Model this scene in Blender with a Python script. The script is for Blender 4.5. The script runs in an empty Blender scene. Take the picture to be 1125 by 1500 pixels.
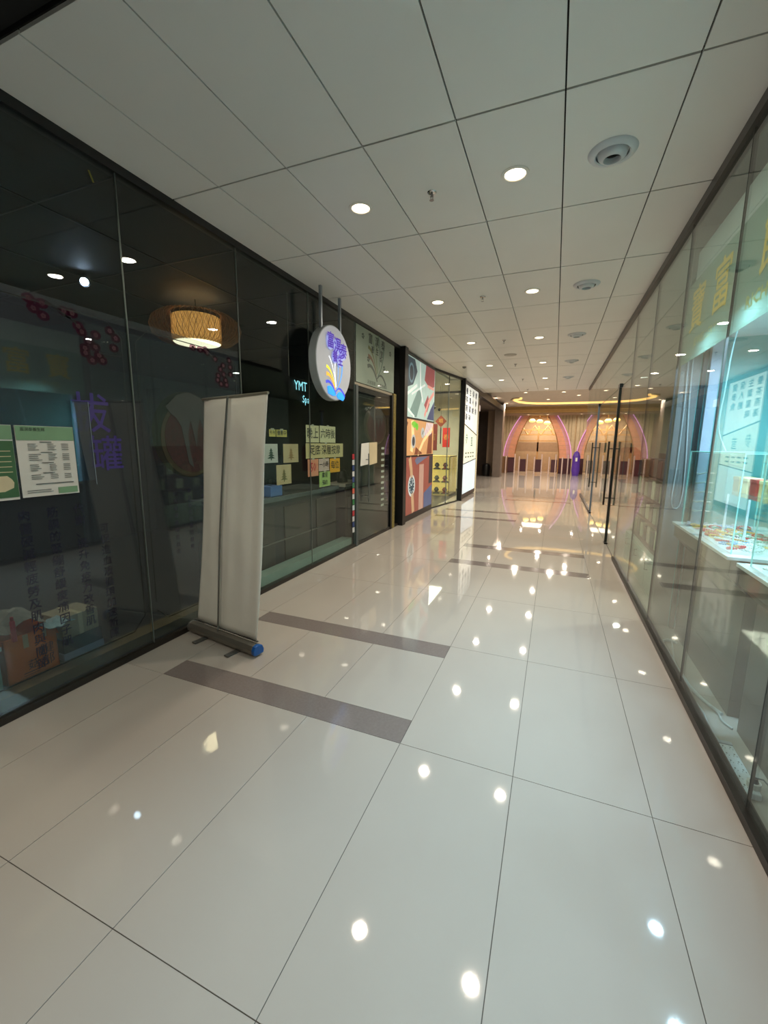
import bpy, math, random
from mathutils import Matrix, Vector
random.seed(7)
S = bpy.context.scene
COL = S.collection
PI = math.pi

# ---------------------------------------------------------------- camera
cd = bpy.data.cameras.new('camera')
cam = bpy.data.objects.new('camera', cd); COL.objects.link(cam)
cd.sensor_fit = 'VERTICAL'; cd.sensor_height = 36.0; cd.lens = 608.6 / 1500 * 36
cd.clip_start = 0.02; cd.clip_end = 200
Rm = ((0.926362745295172, -0.07063260700789875, 0.3699501303641616),
      (0.37649239015843444, 0.14686960625262363, -0.9147036672671585),
      (0.010273474679073788, 0.9866308091613941, 0.1626471706841266))
M4 = Matrix.Identity(4)
for i in range(3):
    for j in range(3): M4[i][j] = Rm[i][j]
M4.translation = (0, 0, 1.667)
cam.matrix_world = M4
S.camera = cam
# ---------------------------------------------------------------- world, exposure
w = bpy.data.worlds.new('world'); S.world = w; w.use_nodes = True
w.node_tree.nodes['Background'].inputs[0].default_value = (0.45, 0.48, 0.52, 1)
w.node_tree.nodes['Background'].inputs[1].default_value = 0.25
S.view_settings.view_transform = 'Standard'
try: S.view_settings.look = 'None'
except Exception: pass
S.view_settings.gamma = 1; S.view_settings.use_curve_mapping = False
S.view_settings.exposure = 0.0
try:
    S.cycles.transparent_max_bounces = 32; S.cycles.max_bounces = 10; S.cycles.glossy_bounces = 6
    S.cycles.use_denoising = True
except Exception: pass

def area(name, loc, size, power, col, rot=(0, 0, 0), size_y=None, shape='DISK', spread=2.9, parent=None):
    l = bpy.data.lights.new(name, 'AREA'); l.shape = shape; l.size = size
    if size_y: l.shape = 'RECTANGLE'; l.size_y = size_y
    l.energy = power; l.color = col; l.spread = spread
    o = bpy.data.objects.new(name, l); COL.objects.link(o); o.location = loc; o.rotation_euler = rot
    if parent: o.parent = parent
    return o
WARM = (1.0, 0.87, 0.72); COOL = (0.66, 0.83, 1.0)
CORRIDOR_W = 12.5

# ---------------------------------------------------------------- materials
def lin(c):
    return tuple(((v / 255) / 12.92 if v / 255 <= .04045 else ((v / 255 + .055) / 1.055) ** 2.4) for v in c)
MATS = {}
def mat(name, rgb, rough=.5, metal=0., var=.06, scale=6., bump=0., emit=0., spec=.5, trans=0., coat=0.):
    if name in MATS: return MATS[name]
    m = bpy.data.materials.new(name); m.use_nodes = True; MATS[name] = m
    nt = m.node_tree; N = nt.nodes; L = nt.links; b = N['Principled BSDF']
    c = lin(rgb)
    b.inputs['Roughness'].default_value = rough; b.inputs['Metallic'].default_value = metal
    b.inputs['Specular IOR Level'].default_value = spec
    b.inputs['Coat Weight'].default_value = coat
    tc = N.new('ShaderNodeTexCoord'); nz = N.new('ShaderNodeTexNoise'); nz.inputs['Scale'].default_value = scale
    nz.inputs['Detail'].default_value = 4
    L.new(tc.outputs['Object'], nz.inputs['Vector'])
    r = N.new('ShaderNodeValToRGB')
    r.color_ramp.elements[0].position = .3; r.color_ramp.elements[1].position = .7
    r.color_ramp.elements[0].color = tuple(max(0, v * (1 - var)) for v in c) + (1,)
    r.color_ramp.elements[1].color = tuple(min(1, v * (1 + var)) for v in c) + (1,)
    L.new(nz.outputs['Fac'], r.inputs['Fac'])
    L.new(r.outputs['Color'], b.inputs['Base Color'])
    if emit:
        L.new(r.outputs['Color'], b.inputs['Emission Color']); b.inputs['Emission Strength'].default_value = emit
    if bump:
        bp = N.new('ShaderNodeBump'); bp.inputs['Strength'].default_value = bump; bp.inputs['Distance'].default_value = .01
        L.new(nz.outputs['Fac'], bp.inputs['Height']); L.new(bp.outputs['Normal'], b.inputs['Normal'])
    return m
def glass(name, tint, f0=.045, extra=0.0, erough=.3, ecol=(200, 210, 205)):
    """thin architectural glass: Schlick reflection over tinted transmission; extra = share of frosted film"""
    m = bpy.data.materials.new(name); m.use_nodes = True; MATS[name] = m
    nt = m.node_tree; N = nt.nodes; L = nt.links
    N.remove(N['Principled BSDF']); out = N['Material Output']
    g = N.new('ShaderNodeNewGeometry'); d = N.new('ShaderNodeVectorMath'); d.operation = 'DOT_PRODUCT'
    L.new(g.outputs['Incoming'], d.inputs[0]); L.new(g.outputs['Normal'], d.inputs[1])
    a = N.new('ShaderNodeMath'); a.operation = 'ABSOLUTE'; L.new(d.outputs['Value'], a.inputs[0])
    s = N.new('ShaderNodeMath'); s.operation = 'SUBTRACT'; s.inputs[0].default_value = 1; L.new(a.outputs[0], s.inputs[1])
    p = N.new('ShaderNodeMath'); p.operation = 'POWER'; L.new(s.outputs[0], p.inputs[0]); p.inputs[1].default_value = 5
    mm = N.new('ShaderNodeMath'); mm.operation = 'MULTIPLY_ADD'; L.new(p.outputs[0], mm.inputs[0])
    mm.inputs[1].default_value = 1 - f0; mm.inputs[2].default_value = f0
    t = N.new('ShaderNodeBsdfTransparent'); t.inputs[0].default_value = lin(tint) + (1,)
    gl = N.new('ShaderNodeBsdfGlossy'); gl.inputs['Roughness'].default_value = 0.0
    gl.inputs['Color'].default_value = (1, 1, 1, 1)
    base = t
    if extra:
        df = N.new('ShaderNodeBsdfDiffuse'); df.inputs[0].default_value = lin(ecol) + (1,)
        tl = N.new('ShaderNodeBsdfTranslucent'); tl.inputs[0].default_value = lin(ecol) + (1,)
        nz = N.new('ShaderNodeTexNoise'); nz.inputs['Scale'].default_value = 1.3
        tc = N.new('ShaderNodeTexCoord'); L.new(tc.outputs['Object'], nz.inputs['Vector'])
        m2 = N.new('ShaderNodeMixShader'); m2.inputs[0].default_value = .4
        L.new(df.outputs[0], m2.inputs[1]); L.new(tl.outputs[0], m2.inputs[2])
        m3 = N.new('ShaderNodeMixShader')
        mr = N.new('ShaderNodeMapRange'); mr.inputs['To Min'].default_value = extra * .8; mr.inputs['To Max'].default_value = min(.97, extra * 1.2)
        L.new(nz.outputs['Fac'], mr.inputs['Value']); L.new(mr.outputs[0], m3.inputs[0])
        L.new(t.outputs[0], m3.inputs[1]); L.new(m2.outputs[0], m3.inputs[2]); base = m3
    mx = N.new('ShaderNodeMixShader'); L.new(mm.outputs[0], mx.inputs[0])
    L.new(base.outputs[0], mx.inputs[1]); L.new(gl.outputs[0], mx.inputs[2])
    L.new(mx.outputs[0], out.inputs['Surface'])
    return m
G_LEFT = glass('left_glass', (240, 246, 244), f0=.03)
G_RIGHT = glass('right_glass', (240, 250, 247), f0=.028)
G_CASE = glass('showcase_glass', (248, 253, 252), f0=.03)
F_GREY = glass('grey_film', (235, 238, 240), f0=.01, extra=.13, ecol=(140, 140, 156))
F_MINT = glass('mint_film', (200, 215, 208), f0=.02, extra=.8, ecol=(196, 210, 196))
F_BAN = glass('frosted_banner_film', (200, 222, 216), f0=.01, extra=.85, ecol=(186, 208, 198))

def tile_mat():
    m = mat('polished_beige_tile', (172, 164, 155), rough=.05, var=.03, scale=1.2, spec=.62)
    nt = m.node_tree; N = nt.nodes; L = nt.links; b = N['Principled BSDF']
    nz = N.new('ShaderNodeTexNoise'); nz.inputs['Scale'].default_value = 3.0; nz.inputs['Detail'].default_value = 3
    tc = N.new('ShaderNodeTexCoord'); L.new(tc.outputs['Object'], nz.inputs['Vector'])
    mr = N.new('ShaderNodeMapRange'); mr.inputs['To Min'].default_value = .022; mr.inputs['To Max'].default_value = .05
    L.new(nz.outputs['Fac'], mr.inputs['Value']); L.new(mr.outputs[0], b.inputs['Roughness'])
    return m
TILE = tile_mat()
STRIP = mat('polished_taupe_strip', (122, 112, 108), rough=.09, var=.07, scale=60, spec=.6)
GROUT = mat('dark_grout', (84, 78, 72), .8)
PANEL = mat('white_ceiling_panel', (222, 220, 216), rough=.42, var=.015, scale=2)
DARK = mat('dark_void', (12, 12, 14), .7)
BLACK = mat('black_metal', (18, 18, 19), .35, var=.1)
STEEL = mat('brushed_steel', (150, 150, 150), .3, 1.0)
CHROME = mat('chrome', (200, 200, 200), .12, 1.0)
WHITE = mat('white_plastic', (228, 228, 224), .35)
PAPER = mat('white_paper', (214, 212, 204), .8, var=.03)
INK = mat('black_ink', (24, 24, 26), .6)
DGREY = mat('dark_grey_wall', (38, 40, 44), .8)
PURPLE_INK = mat('purple_ink', (62, 38, 128), .5)
NAVY_INK = mat('navy_ink', (26, 20, 48), .5)

# ---------------------------------------------------------------- geometry helpers
class MB:
    def __init__(s): s.v = []; s.f = []
    def box(s, x0, x1, y0, y1, z0, z1):
        b = len(s.v)
        s.v += [(x, y, z) for z in (z0, z1) for y in (y0, y1) for x in (x0, x1)]
        s.f += [tuple(b + i for i in q) for q in ((0, 2, 3, 1), (4, 5, 7, 6), (0, 1, 5, 4), (2, 6, 7, 3), (0, 4, 6, 2), (1, 3, 7, 5))]
        return s
    def cyl(s, p0, p1, r0, r1=None, n=16, cap=True):
        r1 = r0 if r1 is None else r1
        p0 = Vector(p0); p1 = Vector(p1); d = (p1 - p0).normalized()
        u = d.orthogonal().normalized(); w_ = d.cross(u); b = len(s.v)
        for p, r in ((p0, r0), (p1, r1)):
            for i in range(n):
                a = 2 * PI * i / n; s.v.append(tuple(p + (u * math.cos(a) + w_ * math.sin(a)) * r))
        for i in range(n):
            j = (i + 1) % n; s.f.append((b + i, b + j, b + n + j, b + n + i))
        if cap:
            s.f.append(tuple(b + i for i in range(n))[::-1]); s.f.append(tuple(b + n + i for i in range(n)))
        return s
    def lathe(s, prof, n=24, c=(0, 0, 0), closed=False):
        b = len(s.v); k = len(prof)
        for r, z in prof:
            for i in range(n):
                a = 2 * PI * i / n; s.v.append((c[0] + r * math.cos(a), c[1] + r * math.sin(a), c[2] + z))
        for q in range(k if closed else k - 1):
            q2 = (q + 1) % k
            for i in range(n):
                j = (i + 1) % n; s.f.append((b + q * n + i, b + q * n + j, b + q2 * n + j, b + q2 * n + i))
        return s
    def tube(s, pts, r, n=8, closed=False):
        pts = [Vector(p) for p in pts]; b = len(s.v); k = len(pts)
        up = Vector((0.01, .02, 1)); rr = r if hasattr(r, '__len__') else [r] * k
        for i, p in enumerate(pts):
            a = pts[(i - 1) % k] if closed or i else p; c = pts[(i + 1) % k] if closed or i < k - 1 else p
            d = (c - a).normalized(); u = d.cross(up)
            if u.length < 1e-3: u = d.orthogonal()
            u.normalize(); w_ = d.cross(u)
            for j in range(n):
                t = 2 * PI * j / n; s.v.append(tuple(p + (u * math.cos(t) + w_ * math.sin(t)) * rr[i]))
        for i in range(k if closed else k - 1):
            i2 = (i + 1) % k
            for j in range(n):
                j2 = (j + 1) % n; s.f.append((b + i * n + j, b + i * n + j2, b + i2 * n + j2, b + i2 * n + j))
        if not closed:
            s.f.append(tuple(b + j for j in range(n))[::-1]); s.f.append(tuple(b + (k - 1) * n + j for j in range(n)))
        return s
    def prism(s, pts, d):
        """polygon of 3D points pushed along vector d"""
        b = len(s.v); n = len(pts); d = Vector(d)
        s.v += [tuple(p) for p in pts] + [tuple(Vector(p) + d) for p in pts]
        s.f += [tuple(range(b, b + n))[::-1], tuple(range(b + n, b + 2 * n))]
        for i in range(n):
            j = (i + 1) % n; s.f.append((b + i, b + j, b + n + j, b + n + i))
        return s
    def build(s, name, m, parent=None, loc=(0, 0, 0), smooth=False, bevel=0., seg=2):
        me = bpy.data.meshes.new(name); me.from_pydata(s.v, [], s.f); me.update()
        import bmesh
        bm = bmesh.new(); bm.from_mesh(me); bmesh.ops.recalc_face_normals(bm, faces=bm.faces); bm.to_mesh(me); bm.free()
        me.materials.append(m)
        if smooth:
            for p in me.polygons: p.use_smooth = True
            try: me.set_sharp_from_angle(angle=.7)
            except Exception: pass
        o = bpy.data.objects.new(name, me); COL.objects.link(o); o.location = loc
        if parent: o.parent = parent
        if bevel:
            b = o.modifiers.new('bevel', 'BEVEL'); b.width = bevel; b.segments = seg; b.limit_method = 'ANGLE'
        return o
def empty(name, loc=(0, 0, 0)):
    o = bpy.data.objects.new(name, None); COL.objects.link(o); o.location = loc; o.empty_display_size = .1; return o
def tag(o, label=None, cat=None, group=None, kind=None):
    if label: o['label'] = label
    if cat: o['category'] = cat
    if group: o['group'] = group
    if kind: o['kind'] = kind
    return o
def thing(name, label, cat, loc=(0, 0, 0), group=None):
    return tag(empty(name, loc), label, cat, group)
def struct(o): o['kind'] = 'structure'; return o
def dup(root, loc, label=None, name=None):
    r = root.copy(); COL.objects.link(r); r.location = loc
    if label: r['label'] = label
    for ch in list(root.children):
        c = ch.copy(); COL.objects.link(c); c.parent = r
        for g in list(ch.children):
            d = g.copy(); COL.objects.link(d); d.parent = c
    return r

PLANES = {  # local x, local y, local z of flat writing
    'L': (Vector((0, 1, 0)), Vector((0, 0, 1)), Vector((1, 0, 0))),      # on the left glass, read from the corridor
    'R': (Vector((0, -1, 0)), Vector((0, 0, 1)), Vector((-1, 0, 0))),    # on the right glass
    'F': (Vector((1, 0, 0)), Vector((0, 0, 1)), Vector((0, -1, 0))),     # facing the camera
}
def text_geo(txt, size, sx=1.0, offset=0.0):
    c = bpy.data.curves.new('writing', 'FONT'); c.body = txt; c.size = size; c.align_x = 'CENTER'; c.align_y = 'CENTER'
    c.resolution_u = 1; c.offset = offset
    o = bpy.data.objects.new('writing', c); COL.objects.link(o)
    bpy.context.view_layer.update()
    me = bpy.data.meshes.new_from_object(o.evaluated_get(bpy.context.evaluated_depsgraph_get()))
    v = [(p.co.x * sx, p.co.y) for p in me.vertices]; f = [tuple(p.vertices) for p in me.polygons]
    bpy.data.objects.remove(o); bpy.data.curves.remove(c); bpy.data.meshes.remove(me)
    return v, f
class Flat:
    """flat print collected on a plane; each piece is a thin slab lying on it"""
    def __init__(s, plane, origin, th=.0012): s.p = PLANES[plane]; s.o = Vector(origin); s.v = []; s.f = []; s.th = th
    def P(s, a, b, h=0): return tuple(s.o + s.p[0] * a + s.p[1] * b + s.p[2] * h)
    def poly(s, pts, h=0.0):
        b = len(s.v); n = len(pts)
        s.v += [s.P(x, y, h) for x, y in pts] + [s.P(x, y, h + s.th) for x, y in pts]
        s.f += [tuple(range(b + n, b + 2 * n)), tuple(range(b, b + n))[::-1]]
        for i in range(n):
            j = (i + 1) % n; s.f.append((b + i, b + j, b + n + j, b + n + i))
        return s
    def rect(s, x0, x1, y0, y1, h=0.0): return s.poly([(x0, y0), (x1, y0), (x1, y1), (x0, y1)], h)
    def ell(s, cx, cy, rx, ry=None, n=24, a0=0, a1=2 * PI, h=0.0):
        ry = rx if ry is None else ry
        m_ = n if a1 - a0 > 6.28 else n + 1
        return s.poly([(cx + rx * math.cos(a0 + (a1 - a0) * i / n), cy + ry * math.sin(a0 + (a1 - a0) * i / n)) for i in range(m_)], h)
    def stroke(s, pts, w0, w1=None, h=0.0):
        w1 = w0 if w1 is None else w1; n = len(pts); Lp = []; Rp = []
        for i, (x, y) in enumerate(pts):
            a = pts[max(i - 1, 0)]; c = pts[min(i + 1, n - 1)]; dx, dy = c[0] - a[0], c[1] - a[1]; l = math.hypot(dx, dy) or 1
            w_ = (w0 + (w1 - w0) * i / (n - 1)) / 2
            Lp.append((x - dy / l * w_, y + dx / l * w_)); Rp.append((x + dy / l * w_, y - dx / l * w_))
        for i in range(n - 1): s.poly([Lp[i], Rp[i], Rp[i + 1], Lp[i + 1]], h)
        return s
    def text(s, txt, x, y, size, sx=1.0, h=0.0, offset=0.0):
        v, f = text_geo(txt, size, sx)
        for k, (ox, oy) in enumerate(((0, 0), (offset, 0), (0, offset), (-offset, 0), (0, -offset))[:5 if offset else 1]):
            b = len(s.v)
            s.v += [s.P(x + a + ox, y + c + oy, h + s.th + k * 1e-5) for a, c in v]; s.f += [tuple(b + i for i in q) for q in f]
        return s
    def build(s, name, m, parent=None):
        me = bpy.data.meshes.new(name); me.from_pydata(s.v, [], s.f); me.update(); me.materials.append(m)
        o = bpy.data.objects.new(name, me); COL.objects.link(o)
        if parent:
            o.parent = parent; o.location = -Vector(parent.location)
        return o
def bez(p0, p1, p2, n=10):
    return [((1 - t) ** 2 * p0[0] + 2 * t * (1 - t) * p1[0] + t * t * p2[0], (1 - t) ** 2 * p0[1] + 2 * t * (1 - t) * p1[1] + t * t * p2[1]) for t in [i / n for i in range(n + 1)]]

XL, XR, CH = -2.92, 0.93, 3.53
RP = 1.235; RY = [0.75 + RP * k for k in range(-3, 13)]          # floor joint rows
# ================================================================ FLOOR
fl = MB().box(-9, 7, -6, 29, -.12, -.003).build('floor', GROUT); struct(fl)
xs = [XL, -2.52, -1.91, -1.30, -.69, -.08, .53, XR]
strips = {2: (-2.52, -.69), 5: (-1.30, .53), 8: (-2.52, -.69), 11: (-1.30, .53)}    # index k: between RY row y0 and y0+RP
cache = {}
def slab(x0, x1, y0, y1, m, name, z=0.0):
    g = .0016
    key = (round(x1 - x0, 3), round(y1 - y0, 3), m.name)
    if key not in cache:
        a, b = (x1 - x0) / 2 - g, (y1 - y0) / 2 - g
        o = MB().box(-a, a, -b, b, -.012, 0).build(name, m, fl); cache[key] = o.data
    else:
        o = bpy.data.objects.new(name, cache[key]); COL.objects.link(o); o.parent = fl
    o.location = ((x0 + x1) / 2, (y0 + y1) / 2, z)
    return o
k = 0
for y0 in RY[:-1]:
    kk = round((y0 - .75) / RP) + 1
    y1 = y0 + RP
    for i in range(7):
        x0, x1 = xs[i], xs[i + 1]
        st = strips.get(kk)
        if st and x0 >= st[0] - .01 and x1 <= st[1] + .01: slab(x0, x1, y0 + .21, y1 - .21, TILE, 'floor_tile')
        else: slab(x0, x1, y0, y1, TILE, 'floor_tile')
    st = strips.get(kk)
    if st:
        for (a, b) in ((y0, y0 + .21), (y1 - .21, y1)):
            tag(slab(st[0], st[1], a, b, STRIP, 'floor_strip'), 'taupe grey inlaid floor strip')
# hall floor beyond the corridor, larger slabs
yh = RY[-1]
while yh < 28.5:
    for x0 in (-8.2, -6.98, -5.76, -4.54, -3.32): pass
    yh2 = yh + RP
    for x0, x1 in ((-8.0, -5.46), (-5.46, XL), (XL, -1.30), (-1.30, .53), (.53, 3.0), (3.0, 6.0)):
        slab(x0, x1, yh, yh2, TILE, 'floor_tile')
    yh = yh2
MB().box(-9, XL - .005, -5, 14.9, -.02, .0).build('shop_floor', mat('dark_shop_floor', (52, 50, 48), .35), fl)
MB().box(XR + .01, 6, -5, 16.2, -.02, .0).build('shop_floor', mat('pale_shop_floor', (170, 165, 158), .2, spec=.6), fl)

# ================================================================ CEILING
ce = MB().box(XL, XR, 1.45, 15.91, CH + .02, CH + .1).build('ceiling', mat('black_joint', (20, 20, 20), .8)); struct(ce)
cx = [XL, -2.446, -1.85, -1.27, -.67, -.08, .52, XR]
cy = [1.45] + [2.71 + 1.2 * k for k in range(0, 12)]
for i in range(7):
    for j in range(12):
        a, b = (cx[i + 1] - cx[i]) / 2 - .0045, (cy[j + 1] - cy[j]) / 2 - .007
        if i == 0: pass
        key = ('c', round(a, 3), round(b, 3))
        if key not in cache:
            o = MB().box(-a, a, -b, b, 0, .025).build('ceiling_panel', PANEL, ce); cache[key] = o.data
        else:
            o = bpy.data.objects.new('ceiling_panel', cache[key]); COL.objects.link(o); o.parent = ce
        o.location = ((cx[i] + cx[i + 1]) / 2, (cy[j] + cy[j + 1]) / 2, CH + random.uniform(0, .002))
# dark ceiling void nearer than the panels, and the wall far behind the viewpoint
c2 = MB().box(-9, 6, -5.2, 1.44, 3.56, 3.7).build('ceiling', DARK); struct(c2)
hc = MB().box(-8, 6.2, 15.92, 27.5, 3.78, 3.9).box(XL, XR + .1, 15.90, 15.96, 3.545, 3.9).build('ceiling', mat('hall_ceiling_paint', (196, 186, 172), .7)); struct(hc)
tag(hc, 'plain plaster ceiling of the far hall')
struct(MB().box(-9, 6, -5.2, -5.1, 0, 3.7).build('wall_near', mat('beige_wall', (180, 172, 160), .8)))

# ceiling light with trim, lens
GL = mat('lamp_lens', (255, 232, 196), .4, emit=6)
TRIM = mat('white_trim', (225, 220, 212), .4)
GRP = 'recessed round downlights of the corridor ceiling'
def make_light():
    t = thing('ceiling_light', 'x', 'light', (0, 0, CH), GRP)
    MB().lathe([(.070, -.001), (.074, -.007), (.094, -.005), (.097, 0.0)], 28).build('trim_ring', TRIM, t, smooth=True)
    MB().cyl((0, 0, -.0015), (0, 0, .004), .0705, n=28).build('lens', GL, t)
    return t
ORD = ['nearest', 'second', 'third', 'fourth', 'fifth', 'sixth', 'seventh']
L0 = make_light(); first = True
for side, X, n in (('left', -1.58, 5), ('right', -.39, 6)):
    for k in range(n):
        loc = (X, 3.34 + 2.4 * k, CH)
        lb = ('round warm ceiling downlight, %s of the %s row' if k == 0 else 'round warm ceiling downlight, %s of the %s row') % (ORD[k], side)
        o = L0 if first else dup(L0, loc); first = False
        o.location = loc; o['label'] = lb
        area('lamp', (0, 0, -.009), .13, CORRIDOR_W, WARM, parent=o)
for i, (x, y) in enumerate(((-1.58, .2), (-.39, .2), (-1.58, -2.2), (-.39, -2.2))):  # unseen downlights added to light the banner and the near floor
    o = dup(L0, (x, y, 3.56)); o['label'] = 'added unseen downlight in the dark ceiling behind the first ceiling panels, %s' % ('nearer left', 'nearer right', 'farther left', 'farther right')[i]
    for ch in list(o.children):
        if ch.type == 'LIGHT': bpy.data.objects.remove(ch)
    area('lamp', (0, 0, -.009), .13, 12, WARM, parent=o)
# sprinklers
sp = thing('sprinkler', 'x', 'sprinkler', (0, 0, CH), 'sprinkler heads along the middle of the corridor ceiling')
MB().lathe([(.003, -.010), (.026, -.008), (.034, -.002), (.035, 0)], 20).build('escutcheon', CHROME, sp, smooth=True)
MB().cyl((0, 0, -.006), (0, 0, -.03), .008, n=10).cyl((.011, 0, -.028), (.007, 0, -.052), .0022, n=6).cyl((-.011, 0, -.028), (-.007, 0, -.052), .0022, n=6).box(-.013, .013, -.004, .004, -.030, -.026).build('frame', STEEL, sp)
MB().cyl((0, 0, -.052), (0, 0, -.055), .017, n=14).build('deflector', STEEL, sp)
for k in range(6):
    o = sp if k == 0 else dup(sp, (0, 0, 0))
    o.location = (-.99, 3.34 + 2.4 * k, CH)
    o['label'] = 'small metal ceiling sprinkler head, %s' % ('nearest of the row' if k == 0 else ORD[k] + ' of the row')
# round jet air nozzles
nz = thing('air_nozzle', 'x', 'air vent', (0, 0, CH), 'round swivelling air nozzles in the right of the ceiling')
SIL = mat('silver_plastic', (205, 207, 212), .28, .0, var=.03)
MB().lathe([(.098, -.016), (.105, -.022), (.135, -.014), (.146, 0)], 36).build('flange', SIL, nz, smooth=True)
MB().lathe([(.098, -.016), (.093, .01), (.086, .02)], 36).build('socket', mat('shadow_grey', (96, 98, 102), .4), nz, smooth=True)
MB().lathe([(.090, .012), (.089, -.008), (.082, -.028), (.066, -.042), (.052, -.047), (.047, -.040), (.045, -.01)], 36).build('swivel_ball', SIL, nz, smooth=True)
MB().cyl((0, 0, -.012), (0, 0, -.006), .046, n=28).box(-.044, .044, -.002, .002, -.03, -.012).build('throat', DARK, nz)
for k in range(5):
    o = nz if k == 0 else dup(nz, (0, 0, 0))
    o.location = (.21, 3.33 + 2.4 * k, CH)
    o['label'] = 'round silver swivel air nozzle in the ceiling, %s' % ('nearest of the row' if k == 0 else ORD[k] + ' of the row')
t = thing('ceiling_speaker', 'flat round grey grille beside the sprinkler row, mid ceiling', 'speaker', (-1.0, 9.45, CH))
MB().lathe([(.001, -.008), (.11, -.008), (.125, -.004), (.128, 0)], 30).build('grille', mat('grille_grey', (176, 172, 166), .5), t, smooth=True)
MB().lathe([(.112, -.0095), (.122, -.0095)], 30).build('rim', STEEL, t)
t = thing('smoke_detector', 'small dark disc sensor over the watch lightbox', 'detector', (-2.18, 10.5, CH))
MB().lathe([(.001, -.035), (.035, -.035), (.045, -.012), (.05, 0)], 20).build('housing', mat('sensor_grey', (120, 116, 112), .5), t, smooth=True)
MB().cyl((0, 0, -.036), (0, 0, -.042), .012, n=10).build('sensor_tip', BLACK, t)

# ================================================================ LEFT SHOPFRONT
struct(MB().box(XL - .06, XL + .02, -5, 7.95, 3.47, 3.56).build('trim_1', BLACK))
struct(MB().box(XL - .05, XL + .02, -5, 7.95, 0, .045).build('trim_2', mat('bronze_track', (34, 28, 22), .4)))
win = empty('window_1'); struct(win)
lj = [-2.4, -1.25, -.1, 1.05, 2.24, 3.41, 4.66, 5.95]
for a, b in zip(lj[:-1], lj[1:]):
    MB().box(XL - .006, XL + .006, a + .002, b - .002, .045, 3.47).build('pane', G_LEFT, win)
SIL2 = mat('silicone_joint', (120, 126, 122), .4)
for y in lj: MB().box(XL - .006, XL + .0065, y - .002, y + .002, .045, 3.47).build('glass_joint', SIL2, win)
MB().box(XL - .02, XL + .0, 5.97, 7.66, 2.56, 2.60).build('transom', mat('aged_beige_bar', (150, 140, 120), .5), win)
MB().box(XL - .006, XL + .006, 5.955, 7.66, 2.60, 3.47).build('pane', G_LEFT, win)
# interior shell of the left shop
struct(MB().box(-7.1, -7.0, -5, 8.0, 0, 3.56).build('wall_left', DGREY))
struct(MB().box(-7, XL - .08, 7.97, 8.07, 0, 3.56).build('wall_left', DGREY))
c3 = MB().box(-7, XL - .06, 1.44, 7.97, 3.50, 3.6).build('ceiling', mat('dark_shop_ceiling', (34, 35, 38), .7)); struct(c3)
for y in (2.3, 3.5, 4.7, 5.9, 7.1): MB().box(-7, XL - .06, y - .006, y + .006, 3.49, 3.5).build('ceiling_joint', BLACK, c3)
for x in (-3.9, -5.1): MB().box(x - .006, x + .006, 1.5, 7.9, 3.49, 3.5).build('ceiling_joint', BLACK, c3)

# film graphics on the inside of the glass
BLOSS = mat('blossom_red', (70, 14, 36), .6); BLOSSP = glass('blossom_pink', (235, 205, 220), f0=.0, extra=.14, ecol=(130, 50, 84))
XF = XL - .010
def film(name, label, y0, y1, ztop, blossoms, branches, columns, big=None):
    t = thing(name, label, 'window film', (XF, (y0 + y1) / 2, .05))
    F = Flat('L', (XF, 0, 0)); F.rect(y0, y1, .05, ztop); F.build('film_sheet', F_GREY, t)
    b = Flat('L', (XF - .002, 0, 0)); c = .10; q = .045
    pts = [(y0 + q, .27 + c), (y0 + q, ztop - q - c), (y0 + q + c, ztop - q), (y1 - q - c, ztop - q), (y1 - q, ztop - q - c), (y1 - q, .20 + c), (y1 - q - c, .20), (y0 + q + c, .20), (y0 + q, .20 + c)]
    b = Flat('L', (XF + .0015, 0, 0)); b.stroke(pts, .007); b.build('border_line', INK, t)
    ps = Flat('L', (XF + .0014, 0, 0)); d = Flat('L', (XF + .003, 0, 0))
    for i, (y, z) in enumerate(blossoms):
        ps.ell(y, z, .036, .03, 12)
        for k in range(5):
            a = 2 * PI * k / 5 + i; d.ell(y + .009 * math.cos(a), z + .009 * math.sin(a), .007, .007, 8)
    ps.build('blossom_haze', BLOSSP, t)['kind'] = 'stuff'; d.build('blossoms', BLOSS, t)['kind'] = 'stuff'
    for s_ in branches:
        br = Flat('L', (XF + .0028, 0, 0)); br.stroke(s_, .016, .006); br.build('branch', mat('branch_ink', (22, 14, 22), .6), t)
    w_ = Flat('L', (XF + .003, 0, 0))
    for (y, z, dz, size, txt) in columns:
        for i, ch in enumerate(txt): w_.text(ch, y, z - dz * i, size, .95, offset=.0007)
    w_.build('writing', NAVY_INK, t)
    if big:
        g = Flat('L', (XF + .004, 0, 0))
        for (y, z, size, ch) in big: g.text(ch, y, z, size, .95, offset=.002)
        g.build('large_writing', PURPLE_INK, t)
    return t
B1 = [(1.63, 2.49), (1.7, 2.48), (1.65, 2.44), (1.7, 2.41), (1.87, 2.47), (1.82, 2.47), (1.9, 2.4), (2.11, 2.42), (1.92, 2.37), (2.01, 2.37), (1.96, 2.32), (1.93, 2.27), (1.93, 2.24), (1.97, 2.2), (2.04, 2.21), (2.02, 2.24), (2.0, 2.29), (2.13, 2.31), (2.15, 2.38)]
B2 = [(2.84, 2.46), (2.92, 2.46), (2.98, 2.47), (3.0, 2.45), (3.09, 2.41), (3.27, 2.43), (3.15, 2.33), (3.19, 2.37), (3.28, 2.37), (3.19, 2.29), (3.12, 2.27), (3.11, 2.23), (3.21, 2.24), (3.15, 2.2), (3.22, 2.2), (3.28, 2.30)]
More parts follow.
